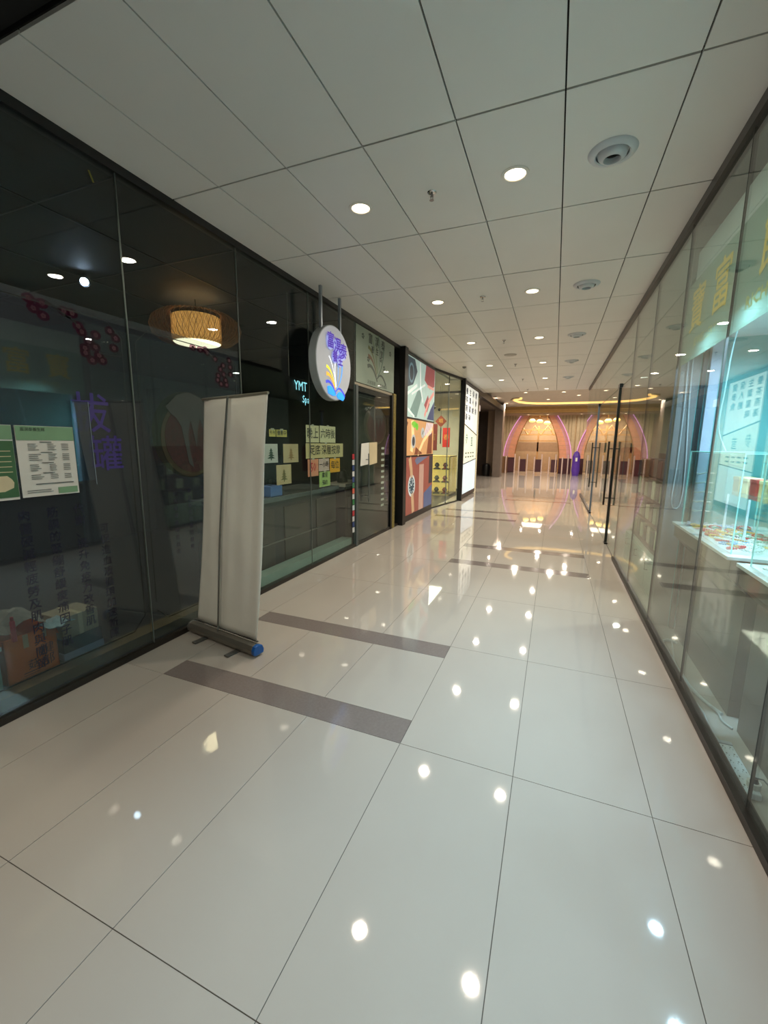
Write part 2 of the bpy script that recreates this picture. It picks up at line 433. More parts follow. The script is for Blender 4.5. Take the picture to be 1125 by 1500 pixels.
f1 = film('window_film', 'grey film with large purple cupping writing, nearest glass pane on the left', 1.06, 2.235, 2.53, B1,
     [[(1.72, 2.50), (1.80, 2.46), (1.88, 2.42), (1.93, 2.36)], [(2.02, 2.26), (2.10, 2.255), (2.18, 2.26)], [(1.86, 2.44), (1.80, 2.44)]],
     [(1.935, 1.05, .079, .073, '可促進血液循環加速新陳'), (1.78, 1.21, .079, .073, '代謝、提升免疫力改善肌'),
      (1.62, 1.21, .079, .073, '筋膜的緊繃舒緩痠痛因子肌'), (1.465, 1.21, .079, .073, '肉僵硬減輕疲勞及肌肉與關節')],
     [(1.925, 1.83, .28, '拔'), (2.005, 1.56, .26, '罐')])
f2 = film('window_film', 'grey film with round massage picture behind the roll-up banner', 2.255, 3.40, 2.53, B2,
     [[(2.96, 2.48), (3.02, 2.45), (3.07, 2.41), (3.10, 2.35)], [(3.18, 2.285), (3.26, 2.28), (3.36, 2.275)]],
     [(2.55, 1.23, .062, .044, '功效疏通經絡活血化'), (2.70, 1.24, .062, .044, '瘀放鬆肌肉消除疲勞'), (2.85, 1.24, .062, .044, '改善睡眠促進循環排')], None)
# round picture of hands in red herbs
def round_picture(parent, y, z, r, X, sx=1.0):
    a = Flat('L', (X + .0005, 0, 0)); a.ell(y, z, r * sx, r, 48); a.build('picture_rim', mat('dark_olive', (12, 15, 11), .5), parent)
    a = Flat('L', (X + .0022, 0, 0)); a.ell(y + .05 * r, z - .10 * r, r * .84 * sx, r * .88, 40); a.build('bowl_rim', mat('tan_rim', (62, 46, 30), .5), parent)
    a = Flat('L', (X + .004, 0, 0)); a.ell(y + .08 * r, z - .08 * r, r * .76 * sx, r * .80, 40); a.build('herbs', mat('deep_red_herbs', (44, 4, 10), .5, var=.5, scale=30), parent)
    a = Flat('L', (X + .0058, 0, 0)); R_ = r
    hand = [(-.62, .62), (-.30, .90), (.05, 1.0), (.40, .90), (.62, .66), (.58, .30), (.48, -.02), (.40, .28), (.34, .40), (.26, .10), (.20, -.28), (.12, .12), (.06, .34), (-.04, .02), (.0, -.38), (.08, -.78), (-.06, -.66), (-.14, -.2), (-.22, .2), (-.34, .38), (-.52, .50)]
    pts = [(y + u * R_ * sx, z + v * R_) for u, v in hand]
    a.poly(pts); a.build('hand_shape', mat('grey_hand_print', (50, 52, 52), .6), parent)
round_picture(f2, 2.74, 1.72, .36, XF)
# menu sheets taped to the glass
def sheet(name, label, cat, y0, y1, z0, z1, color, lines=None, X=XL + .010, skew=0.0, th=.0012, group=None):
    t = thing(name, label, cat, (X, (y0 + y1) / 2, z0), group)
    F = Flat('L', (X, 0, 0), th); F.poly([(y0, z0), (y1, z0 + skew), (y1, z1 + skew), (y0, z1)]); F.build('sheet', color, t)
    return t
GREENP = mat('menu_green', (120, 158, 122), .7); GREEND = mat('deep_green_print', (62, 104, 68), .7)
t = sheet('menu_sheet', 'white price list with a green head band taped to the left glass', 'notice', 1.465, 1.785, 1.325, 1.75, PAPER)
F = Flat('L', (XL + .0125, 0, 0)); F.rect(1.467, 1.783, 1.665, 1.748); F.build('green_band', GREENP, t)
F = Flat('L', (XL + .0125, 0, 0)); F.rect(1.66, 1.775, 1.333, 1.372); F.build('green_box', GREENP, t)
F = Flat('L', (XL + .0145, 0, 0)); F.text('富溟泰養生館', 1.555, 1.728, .022); F.build('title', INK, t)
F = Flat('L', (XL + .014, 0, 0))
for gz, n in ((1.652, 4), (1.59, 4), (1.527, 4), (1.465, 3)):
    F.rect(1.585, 1.65, gz, gz + .004)
    for i in range(n):
        z = gz - .011 - .0115 * i
        F.rect(1.52, 1.52 + random.uniform(.04, .07), z, z + .003); F.rect(1.625, 1.625 + random.uniform(.03, .05), z, z + .003); F.rect(1.705, 1.745, z, z + .003)
F.rect(1.54, 1.755, 1.398, 1.403); F.rect(1.49, 1.63, 1.35, 1.353); F.rect(1.49, 1.62, 1.362, 1.365); F.build('price_lines', mat('faded_ink', (84, 88, 86), .7), t)
t = sheet('menu_sheet', 'green price list taped left of the white one', 'notice', 1.13, 1.45, 1.32, 1.75, PAPER)
F = Flat('L', (XL + .0125, 0, 0)); F.rect(1.132, 1.448, 1.335, 1.66); F.build('green_field', GREEND, t)
F = Flat('L', (XL + .0125, 0, 0)); F.rect(1.132, 1.448, 1.668, 1.748); F.build('green_band', GREENP, t)
F = Flat('L', (XL + .0140, 0, 0)); F.poly([(1.14, 1.37), (1.38, 1.37), (1.425, 1.39), (1.43, 1.42), (1.42, 1.44), (1.40, 1.46), (1.14, 1.455)])
for z in (1.60, 1.57, 1.54, 1.51, 1.48): F.rect(1.33, 1.43, z, z + .004)
F.build('cream_note', mat('cream_print', (210, 196, 160), .7), t)
t = thing('plastic_pocket', 'clear plastic leaflet pocket taped beside the white price list', 'pocket', (XL + .008, 1.83, 1.36))
MB().box(XL + .008, XL + .010, 1.79, 1.90, 1.40, 1.92).build('back_sheet', glass('clear_pvc', (190, 205, 215), .08, extra=.12, ecol=(120, 140, 160)), t, loc=-t.location)
MB().tube([(XL + .012, 1.90, 1.92), (XL + .013, 1.90, 1.60), (XL + .012, 1.905, 1.37)], .0025, 6).build('rolled_edge', mat('pvc_edge', (130, 145, 155), .2), t, loc=-t.location)
t = thing('tape_scrap', 'scrap of yellow tape high on the left glass', 'tape', (XL + .008, 2.07, 3.34))
F = Flat('L', (XL + .008, 0, 0)); F.poly([(2.05, 3.385), (2.062, 3.39), (2.088, 3.33), (2.076, 3.325)]); F.build('tape', mat('yellow_tape', (120, 112, 40), .5), t)

# notices on the clear pane
def notice(label, y0, y1, z0, z1, rgb, txt, tsize, tcol=None, sx=1.0, skew=0.0):
    t = sheet('paper_notice', label, 'notice', y0, y1, z0, z1, mat('paper_%d_%d_%d' % rgb, rgb, .8, var=.03), X=XL - .010, skew=skew, group=None)
    rows = txt.split('\n'); F = Flat('L', (XL - .0085, 0, 0))
    for i, r_ in enumerate(rows):
        z = z1 - (i + .5) * (z1 - z0) / len(rows) + skew / 2
        F.text(r_, (y0 + y1) / 2, z, tsize, sx, offset=.001)
    F.build('writing', tcol or INK, t)
    MB().box(XL - .0075, XL - .0068, (y0 + y1) / 2 - .03, (y0 + y1) / 2 + .03, z1 + skew / 2 - .01, z1 + skew / 2 + .012).build('tape', mat('clear_tape', (170, 168, 150), .3), t, loc=-t.location)
    return t
CREAM = (206, 198, 162)
notice('small yellow note left of the pair over the tree pictures', 3.84, 3.955, 1.73, 1.81, (206, 190, 104), '午市', .05)
notice('wider small yellow note right of the pair over the tree pictures', 3.97, 4.17, 1.73, 1.81, (206, 190, 106), '優惠中', .06)
notice('cream paper reading evening, upper left of the large notices', 4.58, 4.90, 1.67, 1.89, CREAM, '晚上', .15, sx=.95)
notice('cream paper reading after six, upper right of the large notices', 4.92, 5.35, 1.67, 1.895, (206, 200, 164), '六時後', .14, sx=.95)
notice('wide cream paper in the middle of the large notices', 4.57, 5.58, 1.465, 1.66, (204, 188, 140), '足底·深層按摩', .14, sx=.95)
notice('salmon pink price note with red figures', 4.61, 4.87, 1.23, 1.455, (222, 150, 120), '50', .17, mat('red_marker', (190, 44, 60), .6), sx=.8)
notice('pale pink note reading one hour between salmon and orange notes', 4.88, 5.16, 1.285, 1.455, (206, 180, 170), '一小時', .085)
notice('bright orange note at the right end of the lower notices', 5.18, 5.48, 1.25, 1.45, (222, 160, 30), '每位', .12)
notice('pale green note hanging lowest of the notices', 4.89, 5.19, 1.07, 1.275, (168, 192, 116), '歡迎\n預約', .075)
def tree_card(label, y0, y1, z0, z1, bg, green):
    t = sheet('tree_picture', label, 'picture', y0, y1, z0, z1, mat('card_%d' % bg[0], bg, .8), X=XL - .010)
    F = Flat('L', (XL - .0085, 0, 0)); c = (y0 + y1) / 2; h = z1 - z0
    for k in range(4):
        w_ = .028 + .014 * k; zt = z1 - h * (.22 + .13 * k); F.poly([(c - w_, zt - h * .16), (c + w_, zt - h * .16), (c, zt)])
    F.rect(c - .008, c + .008, z0 + h * .13, z0 + h * .27); F.build('tree', mat('tree_%d' % green[1], green, .7), t)
tree_card('white card with a dark green fir tree, left of the tree pictures', 3.74, 3.985, 1.44, 1.65, (190, 188, 182), (30, 60, 44))
tree_card('tan card with a faint fir tree, right of the tree pictures', 4.09, 4.40, 1.43, 1.65, (188, 168, 130), (150, 120, 80))
tree_card('tan and white card with a brownish tree, lowest tree picture', 3.95, 4.24, 1.18, 1.41, (192, 172, 132), (120, 112, 64))
t = thing('reflected_script', 'small cyan script standing in for a reflection in the dark glass left of the oval sign', 'reflected script', (XL - .25, 4.75, 2.15))  # glowing letters on a made-up board imitate a reflection from the right shop
MB().box(XL - .27, XL - .262, 4.60, 5.25, 2.18, 2.50).build('backboard', glass('script_board', (240, 244, 244), .02), t, loc=-t.location)
F = Flat('L', (XL - .258, 0, 0), .006); F.text('YMT', 4.86, 2.40, .17, .9, offset=.0); F.text('Spa', 4.98, 2.24, .14, .9); F.build('script', mat('cyan_reflection', (150, 225, 240), .4, emit=1.6), t)
for y in (4.62, 5.2): MB().tube([(XL - .268, y, 2.50), (XL - .268, y, 3.49)], .002, 6).build('wire', STEEL, t, loc=-t.location)

# ---- interior of the left shop
t = thing('reception_desk', 'dark grey reception desk behind the clear glass pane', 'desk', (-3.55, 4.9, 0))
DK = mat('desk_grey', (58, 60, 62), .35, spec=.5)
MB().box(-.32, .32, -1.25, 1.0, 0, .93).build('body', DK, t, bevel=.006)
MB().box(-.36, .36, -1.29, 1.04, .93, .99).build('desk_top', mat('desk_top_grey', (104, 110, 112), .25), t, bevel=.006)
for i, y in enumerate((-1.22, -.42, .38)):
    MB().box(.32, .335, y, y + .58, .12, .84).build('front_panel', mat('desk_panel', (72, 70, 66), .3), t, bevel=.004)
MB().box(.335, .345, -1.25, 1.0, .40, .42).build('trim_strip', STEEL, t)
t = tag(MB().box(-.11, .11, -.12, .12, 0, .13).build('tissue_box', mat('light_blue_card', (96, 132, 196), .6), loc=(-3.34, 4.35, .992), bevel=.008), 'light blue box standing on the grey reception desk', 'box')
MB().cyl((0, 0, .13), (0, 0, .134), .03, n=12).build('opening', BLACK, t)
t = thing('monitor', 'dark computer monitor on the reception desk', 'monitor', (-3.65, 4.75, .992))
MB().lathe([(.001, 0), (.12, 0), (.12, .012), (.001, .014)], 20).build('foot', BLACK, t); MB().box(-.02, .02, -.03, .03, .01, .18).build('neck', BLACK, t)
MB().box(-.02, .02, -.28, .28, .16, .50).build('screen', mat('screen_black', (20, 24, 28), .15), t, bevel=.005)
MB().box(XL - .22, XL - .05, 3.42, 5.94, 0, .15).build('kerb', mat('mint_kerb', (140, 160, 150), .3), fl)
MB().box(XL - .20, XL - .05, 1.0, 3.40, 0, .12).build('kerb', mat('olive_kerb', (112, 98, 66), .4), fl)
# back shelving with lit shelves
t = thing('wall_shelf', 'dark wall shelving with two lit shelf edges inside the massage shop', 'shelf', (-6.8, 7.2, 0))
MB().box(-.15, .2, -1.6, .55, 0, 2.6).build('back_unit', mat('unit_dark', (30, 30, 32), .5), t)
for z in (1.1, 1.55, 2.0): MB().box(.2, .4, -1.55, .5, z, z + .03).build('shelf_board', DK, t)
MB().box(.40, .415, -1.4, .4, 2.0, 2.02).build('shelf_light', mat('shelf_glow', (190, 220, 225), .4, emit=2.0), t)
MB().box(.40, .415, -1.1, .1, 1.55, 1.57).build('shelf_light', MATS['shelf_glow'], t)
# bamboo pendant lamp
t = thing('pendant_lamp', 'wide bamboo pendant lamp with a glowing woven drum, over the dark shop', 'lamp', (-4.5, 4.45, 2.90))
BAM = glass('bamboo_gauze', (225, 205, 180), .01, extra=.22, ecol=(170, 126, 80))
pr = [(.30, .05), (.44, .07), (.53, .14), (.56, .24), (.53, .33), (.44, .40), (.30, .42)]
MB().lathe(pr, 48).build('outer_shade', BAM, t, smooth=True)
rib = MB()
for k in range(48):
    a = 2 * PI * k / 48
    for sg in (1, -1): rib.tube([(r * math.cos(a + sg * i * .05), r * math.sin(a + sg * i * .05), z) for i, (r, z) in enumerate(pr)], .0022, 4)
rb = rib.build('bamboo_ribs', mat('bamboo', (140, 100, 60), .6), t); rb['kind'] = 'stuff'
MB().lathe([(.29, .06), (.30, .08), (.30, .36), (.29, .38)], 48).build('drum_shade', mat('glowing_drum', (226, 184, 112), .6, emit=1.1, var=.15, scale=14), t, smooth=True)
wv = MB()
for k in range(40):
    a = 2 * PI * k / 40
    for sg in (1, -1): wv.tube([(.304 * math.cos(a + sg * i * .12), .304 * math.sin(a + sg * i * .12), .065 + i * .0775) for i in range(5)], .003, 4)
wv_ = wv.build('drum_weave', mat('pale_bamboo', (200, 160, 100), .6, emit=.45), t); wv_['kind'] = 'stuff'
MB().lathe([(.001, .05), (.28, .05), (.29, .06)], 40).build('diffuser', mat('warm_diffuser', (255, 236, 200), .5, emit=2.5), t)
MB().tube([(0, 0, .38), (0, 0, .60)], .006, 6).build('cord', BLACK, t)
area('lamp', (0, 0, .03), .5, 10, (1, .72, .42), parent=t)
t = thing('spotlight', 'small cool white spotlight shining inside the left shop', 'spotlight', (-5.0, 3.38, 3.50))
MB().cyl((0, 0, 0), (0, 0, -.05), .015, n=10).build('stem', BLACK, t); MB().cyl((-.04, .03, -.04), (.05, -.05, -.10), .045, .055, n=20).build('head', BLACK, t)
MB().cyl((.0515, -.0515, -.101), (.053, -.053, -.102), .04, n=16).build('lens', mat('cool_lens', (215, 232, 255), .3, emit=30), t)
area('lamp', (.062, -.062, -.108), .07, 7, (.6, .72, 1), rot=(math.radians(50), 0, math.radians(45)), parent=t, spread=1.8)
area('added_shop_fill', (-3.9, 1.0, 3.45), .3, 30, (1, .86, .68))  # added fill, brightens the goods behind the first pane
# things lying inside behind the first pane
ORG = mat('orange_card', (238, 116, 14), .6)
t = thing('cardboard_box', 'orange carton with dark writing on the floor inside the left glass', 'box', (-3.22, 1.50, .12))
b_ = MB()
b_.box(-.13, .12, -.15, .15, 0, .008).box(-.13, -.124, -.15, .15, 0, .30).box(.114, .12, -.15, .15, 0, .30).box(-.13, .12, -.15, -.144, 0, .30).box(-.13, .12, .144, .15, 0, .30)
b_.build('carton', ORG, t)
MB().prism([(-.12, .15, .30), (.11, .15, .30), (.11, .17, .22), (-.12, .17, .22)], (0, 0, .004)).build('flap', ORG, t)
F = Flat('L', (-3.22 + .121, 0, 0)); F.text('部', 1.585, .19, .085); F.text('腱', 1.585, .27, .085); F.text('菇', 1.50, .20, .07); F.rect(1.44, 1.55, .155, .16); F.rect(1.44, 1.53, .14, .143)
F.build('writing', mat('brown_ink', (70, 20, 24), .6), t)
F = Flat('L', (-3.22 + .1215, 0, 0)); F.rect(1.455, 1.485, .33, .42); F.rect(1.57, 1.59, .36, .42); F.build('tape', mat('beige_tape', (196, 184, 150), .5), t)
def crumple(name, label, cat, loc, sx, sy, sz, m, seed, rot=0):
    rnd = random.Random(seed); b = MB(); n = 8
    for i in range(n + 1):
        for j in range(n + 1): b.v.append(((i / n - .5) * sx, (j / n - .5) * sy, sz * (math.sin(i * .9 + seed) * .25 + math.cos(j * 1.1) * .2 + .55) * (1 - .5 * abs(2 * j / n - 1)) + rnd.uniform(-.006, .006)))
    for i in range(n):
        for j in range(n): a = i * (n + 1) + j; b.f.append((a, a + 1, a + n + 2, a + n + 1))
    o = b.build(name, m, loc=loc); o.rotation_euler[2] = rot
    s_ = o.modifiers.new('thick', 'SOLIDIFY'); s_.thickness = .003
    return tag(o, label, cat)
crumple('newspaper', 'crumpled grey newspaper heaped on the orange carton', 'newspaper', (-3.24, 1.44, .42), .24, .34, .20, mat('newsprint', (142, 142, 134), .8, var=.18, scale=30), 3)
crumple('leaflets', 'pale blue and white leaflets lying over the carton edge', 'leaflets', (-3.12, 1.66, .40), .16, .17, .07, mat('blue_leaflet', (150, 180, 190), .6, var=.25, scale=25), 5, .3)
t = tag(MB().box(-.012, .012, -.012, .012, 0, .14).build('marker_pen', mat('pink_plastic', (206, 70, 84), .4), loc=(-3.09, 1.41, .40), bevel=.006), 'pinkish red stick standing in front of the newspaper', 'pen')
MB().cyl((0, 0, .14), (0, 0, .165), .009, n=10).build('cap', mat('red_cap', (170, 40, 50), .4), t)
t = thing('carton', 'cream carton stacked right of the orange carton', 'box', (-3.24, 1.83, .27)); MB().box(-.12, .12, -.13, .12, 0, .16).build('body', mat('cream_card', (160, 152, 128), .7), t, bevel=.004)
MB().box(-.121, .1215, -.02, .01, 0, .1615).build('tape', MATS['beige_tape'], t)
t = thing('carton', 'dark grey carton with a pale blue lower edge, under the cream carton', 'box', (-3.24, 1.83, .12)); MB().box(-.13, .13, -.14, .13, .05, .15).build('body', mat('slate_card', (62, 66, 68), .7), t)
MB().box(-.135, .135, -.145, .135, 0, .05).build('tray', mat('pale_blue_card', (160, 172, 196), .6), t)
t = thing('storage_bin', 'mint green bin standing left of the orange carton', 'bin', (-3.2, 1.18, .12)); MB().prism([(-.14, -.13, 0), (.12, -.13, 0), (.12, .14, 0), (-.14, .14, 0)], (0, 0, .26)).build('tub', mat('mint_plastic', (150, 190, 172), .4), t, bevel=.01); MB().box(-.15, .13, -.14, .15, .26, .285).build('rim', WHITE, t)

# mint poster above the shop entrance
t = thing('logo_poster', 'mint glass panel with black characters and leaf logo above the shop door', 'sign', (XL + .008, 6.83, 2.61))
F = Flat('L', (XL + .0075, 0, 0)); F.rect(5.99, 7.62, 2.61, 3.46); F.build('mint_sheet', F_MINT, t)
SOFTG = mat('grey_green_print', (84, 94, 86), .6); OLIV = mat('olive_print', (120, 124, 84), .6); BRN = mat('brown_print', (128, 104, 84), .6)
def logo(t, oy, oz, s, X, mats, book=None):
    """leaves rising from an open book"""
    L_ = lambda pts: [(oy + a * s, oz + b * s) for a, b in pts]
    F = Flat('L', (X, 0, 0)); F.stroke(L_(bez((-.50, -.02), (-.25, .10), (.0, -.26))), .075 * s, .04 * s); F.stroke(L_(bez((.0, -.20), (.22, .02), (.50, -.28))), .03 * s, .06 * s); F.build('book_pages', mats[0], t)
    F = Flat('L', (X, 0, 0)); F.stroke(L_(bez((-.47, .18), (-.22, .22), (-.04, -.16))), .09 * s, .01 * s); F.build('lower_leaf', mats[1], t)
    F = Flat('L', (X, 0, 0)); F.stroke(L_(bez((-.47, .36), (-.20, .34), (-.03, -.12))), .07 * s, .01 * s); F.build('middle_leaf', mats[2], t)
    F = Flat('L', (X, 0, 0)); F.stroke(L_(bez((-.34, .62), (-.10, .42), (.0, -.10))), .03 * s, .02 * s); F.stroke(L_(bez((.10, .78), (-.14, .50), (.03, -.08))), .05 * s, .02 * s); F.build('upper_leaves', mats[3], t)
    F = Flat('L', (X, 0, 0)); F.stroke(L_(bez((.36, .50), (.34, .10), (.04, -.14))), .045 * s, .015 * s); F.stroke(L_(bez((.02, .72), (.22, .50), (.08, .0))), .03 * s, .01 * s); F.build('right_leaves', mats[4], t)
logo(t, 6.82, 2.92, .80, XL + .0095, [SOFTG, BRN, OLIV, mat('sage_print', (132, 148, 118), .6), mat('teal_print', (96, 124, 112), .6)])
F = Flat('L', (XL + .0095, 0, 0)); F.text('富', 6.53, 3.34, .17, offset=.0015); F.text('溟', 6.80, 3.34, .17, offset=.0015); F.text('泰', 7.07, 3.34, .17, offset=.0015)
F.text('養', 6.62, 3.19, .12, offset=.001); F.text('生', 6.81, 3.19, .12, offset=.001); F.text('堂', 7.01, 3.19, .12, offset=.001); F.build('writing', mat('green_black_ink', (34, 42, 44), .6), t)
F = Flat('L', (XL + .0095, 0, 0))
for (y, z) in ((6.24, 3.33), (7.42, 3.28), (6.45, 3.02), (7.13, 2.98), (6.98, 3.10)):
    for k in range(5): a = 2 * PI * k / 5; F.ell(y + .03 * math.cos(a), z + .03 * math.sin(a), .02, .016, 8)
F.build('blossom_marks', SOFTG, t)
F = Flat('L', (XL + .0095, 0, 0)); F.text('足底按摩', 6.58, 2.66, .07, 1.2); F.text('養生推拿', 7.10, 2.66, .07, 1.2); F.build('small_writing', SOFTG, t)

# oval hanging sign
t = thing('oval_sign', 'round white hanging lightbox with glowing purple characters and leaf logo', 'sign', (-2.72, 4.87, 2.66))
R0 = .455
MB().cyl((-.05, 0, 0), (.05, 0, 0), R0, n=64).build('drum', mat('sign_rim_grey', (138, 146, 148), .4), t, smooth=True, bevel=.004)
MB().cyl((.0505, 0, 0), (.054, 0, 0), R0 - .012, n=64).build('face', mat('sign_face', (176, 180, 188), .35, emit=.22, var=.02), t, smooth=True)
for dy in (-.24, .24): MB().box(-.015, .015, dy - .018, dy + .018, .36, .855).build('hanger_bar', mat('hanger_steel', (150, 158, 166), .35, .6), t)
XS = -2.72 + .056
GLOW = mat('blue_white_glow', (170, 205, 255), .4, emit=2.0)
PUR = mat('purple_letter', (60, 8, 170), .4, emit=.45)
yy = 4.87
F = Flat('L', (XS, 0, 0), .010)
for (dy, dz, sz) in ((-.13, .245, .2), (.045, .215, .2), (.205, .175, .2), (-.02, .075, .15), (.12, .05, .15)): F.ell(yy + dy, 2.66 + dz, sz * .44, sz * .50, 20)
for q in ((-.13, .245), (.045, .215), (.205, .175)): pass
F.build('letter_halo', mat('lavender_glow', (176, 186, 250), .4, emit=.35), t)
F = Flat('L', (XS + .012, 0, 0), .006)
for (dy, dz, sz, ch) in ((-.13, .245, .2, '富'), (.045, .215, .2, '溟'), (.205, .175, .2, '泰'), (-.02, .075, .145, '養'), (.12, .05, .145, '生')): F.text(ch, yy + dy, 2.66 + dz, sz, .95, offset=.004)
F.build('purple_letters', PUR, t)
c_ = lambda n, rgb, e: mat(n, rgb, .4, emit=e)
logo(t, yy + .02, 2.66 - .24, .50, XS, [c_('book_glow', (60, 70, 210), 0.8), c_('orange_glow', (250, 176, 50), 0.8), c_('yellow_glow', (240, 230, 50), 0.8), c_('white_glow', (235, 240, 250), 0.8), c_('sky_glow', (60, 160, 250), 0.8)])
F = Flat('L', (XS + .001, 0, 0), .008)
F.poly([(yy + .02 + a * .5, 2.66 - .24 + b * .5) for a, b in bez((-.44, -.12), (-.2, -.02), (-.02, -.30), 8) + [(-.16, -.32), (-.40, -.28)]])
F.poly([(yy + .02 + a * .5, 2.66 - .24 + b * .5) for a, b in bez((.03, -.30), (.22, -.06), (.46, -.32), 8) + [(.36, -.40), (.10, -.36)]])
F.build('blue_book', c_('azure_glow', (30, 140, 240), 1.2), t)

# entrance under the poster
dr = empty('door_1'); struct(dr)
MB().box(XL - .03, XL + .03, 5.955, 6.03, 0, 2.56).build('door_jamb', mat('grey_green_frame', (66, 76, 76), .4), dr)
MB().box(XL - .03, XL + .03, 7.50, 7.56, 0, 2.56).build('door_jamb', BLACK, dr)
MB().box(XL - .006, XL + .006, 6.03, 7.50, .02, 2.55).build('door_pane', G_LEFT, dr)
MB().tube([(XL + .07, 6.35, .7), (XL + .07, 6.35, 1.5)], .012, 10).cyl((XL, 6.35, .8), (XL + .07, 6.35, .8), .008, n=8).cyl((XL, 6.35, 1.4), (XL + .07, 6.35, 1.4), .008, n=8).build('pull_handle', STEEL, dr)
f3 = thing('door_film', 'dark grey film with round massage picture on the shop door', 'window film', (XF, 6.8, .1))
F = Flat('L', (XF, 0, 0)); F.rect(6.05, 7.48, .05, 2.48); F.build('film_sheet', glass('slate_film', (120, 130, 140), f0=.02, extra=.6, ecol=(54, 60, 66)), f3)
F = Flat('L', (XF + .0015, 0, 0)); F.stroke([(6.1, .15), (6.1, 2.40), (7.43, 2.40), (7.43, .15)], .012); F.build('border_line', INK, f3)
round_picture(f3, 6.82, 1.97, .33, XF, 1.55)
F = Flat('L', (XF + .002, 0, 0))
for k in range(11): F.rect(7.08, 7.22, 1.56 - k * .105, 1.60 - k * .105)
F.build('icon_column', PAPER, f3)
F = Flat('L', (XF + .002, 0, 0))
for k in range(11): F.rect(7.26, 7.42, 1.565 - k * .105, 1.585 - k * .105)
F.build('caption_lines', INK, f3)
t = thing('hanging_leaflet', 'folded cream leaflet hanging on the shop door', 'leaflet', (XL + .02, 6.48, 1.30))
MB().prism([(XL + .012 - XL - .02, -.34, 0), (-.008, .0, .02), (-.008, .0, .38), (-.008, -.30, .36)], (.004, 0, 0)).build('white_leaf', PAPER, t); MB().prism([(-.006, .01, 0), (.012, .30, .03), (.012, .30, .39), (-.006, .01, .38)], (.004, 0, 0)).build('cream_leaf', mat('cream_leaf', (204, 186, 150), .8), t)
t = thing('rack_shelf', 'dark display stand with a white shelf edge behind the shop door', 'stand', (-3.4, 6.6, 0))
MB().box(-.2, .2, -.42, .42, .94, .99).build('shelf_board', PAPER, t); MB().box(-.18, .18, -.4, .4, 0, .94).build('cabinet', mat('navy_cabinet', (34, 34, 60), .5), t)
MB().box(.18, .186, -.3, -.05, .3, .75).build('door_panel', mat('navy_panel', (58, 66, 96), .4), t); MB().lathe([(.001, 0), (.09, 0), (.1, .08), (.07, .2), (.001, .24)], 16, (0, -.15, .99)).build('helmet_lamp', BLACK, t)
t = thing('charm_strip', 'vertical strip of red, blue and green stickers beside the door', 'sticker', (XL + .01, 5.89, .2))
cols = [(170, 40, 50), (190, 190, 190), (40, 60, 110), (200, 200, 200), (50, 66, 120), (60, 110, 80), (196, 90, 70), (190, 190, 120), (40, 110, 60), (190, 200, 205)]
for i in range(14):
    c = cols[i % len(cols)]; MB().box(-.001, .003, -.035, .035, 1.22 - .09 * i, 1.30 - .09 * i).build('sticker', mat('stk_%d_%d' % (c[0], c[1]), c, .5), t)
# mosaic column and black post
struct(MB().box(XL - .05, XL + .03, 7.57, 7.70, 0, 2.60).build('trim_3', mat('gold_backing', (112, 100, 54), .5)))
mo = bpy.data.objects['trim_3']; GOLD = mat('gold_mosaic', (150, 134, 72), .3, .3, var=.5, scale=40)
mb = MB()
for iz in range(72):
    for iy in range(4): y = 7.574 + iy * .032; z = .01 + iz * .036; mb.box(XL + .03, XL + .033 + random.uniform(0, .003), y, y + .028, z, z + .031)
o = mb.build('mosaic_tiles', GOLD, mo); o['kind'] = 'stuff'
MB().box(XL - .006, XL + .006, 7.71, 7.93, .02, 3.47).build('pane', G_LEFT, win)
struct(MB().box(XL - .12, -2.80, 7.94, 8.12, 0, CH - .005).build('trim_4', BLACK))

# ================================================================ WATCH LIGHTBOX
t = thing('watch_lightbox', 'tall glowing advertising lightbox with three stacked watch photos', 'lightbox', (-2.9, 9.2, 0))
MB().box(-.12, .04, -1.07, 1.15, .0, 3.50).build('case', BLACK, t, bevel=.004)
XB = -2.9 + .041
def em(n, rgb, e=.5): return mat(n, rgb, .4, emit=e, var=.05)
def panel(nm, z0, z1, rgb):
    F = Flat('L', (XB, 0, 0), .003); F.rect(8.17, 10.32, z0, z1); return F.build(nm, em(nm + '_base', rgb), t)
p1 = panel('top_photo', 2.22, 3.44, (172, 196, 190)); p2 = panel('middle_photo', 1.42, 2.18, (200, 150, 100)); p3 = panel('bottom_photo', .14, 1.38, (140, 74, 62))
def on(parent, nm, rgb, fn, h=.003, e=.8):
    F = Flat('L', (XB + h, 0, 0), .001); fn(F); o = F.build(nm, em(nm + '_%d_%d' % (rgb[0], rgb[1]), rgb, e), None); o.parent = parent; o.location = -Vector(parent.parent.location) - Vector(parent.location) if False else (0, 0, 0)
    return o
# top: dark watch, silver bracelet, red strap
def sub(parent, nm, rgb, fn, h=.0032, e=.5):
    F = Flat('L', (XB + h, 0, 0), .001); fn(F); o = F.build(nm, em(nm + '_%d_%d' % (rgb[0], rgb[1]), rgb, e)); o.parent = parent; return o
sub(p1, 'dark_watch', (40, 60, 72), lambda F: (F.poly([(8.2, 2.80), (8.62, 2.90), (8.9, 3.20), (8.72, 3.42), (8.2, 3.42)])))
sub(p1, 'dial', (96, 128, 140), lambda F: (F.ell(8.5, 3.12, .17, .2)), .0045)
sub(p1, 'dial_face', (30, 44, 54), lambda F: (F.ell(8.5, 3.12, .12, .15)), .006)
sub(p1, 'bracelet', (222, 236, 232), lambda F: (F.stroke([(8.22, 2.66), (8.9, 2.92)], .06), F.stroke([(8.3, 2.38), (8.75, 2.24)], .05), F.stroke([(8.55, 2.70), (9.5, 3.0)], .04), F.stroke([(9.1, 3.42), (9.15, 2.9), (9.35, 2.6)], .07)))
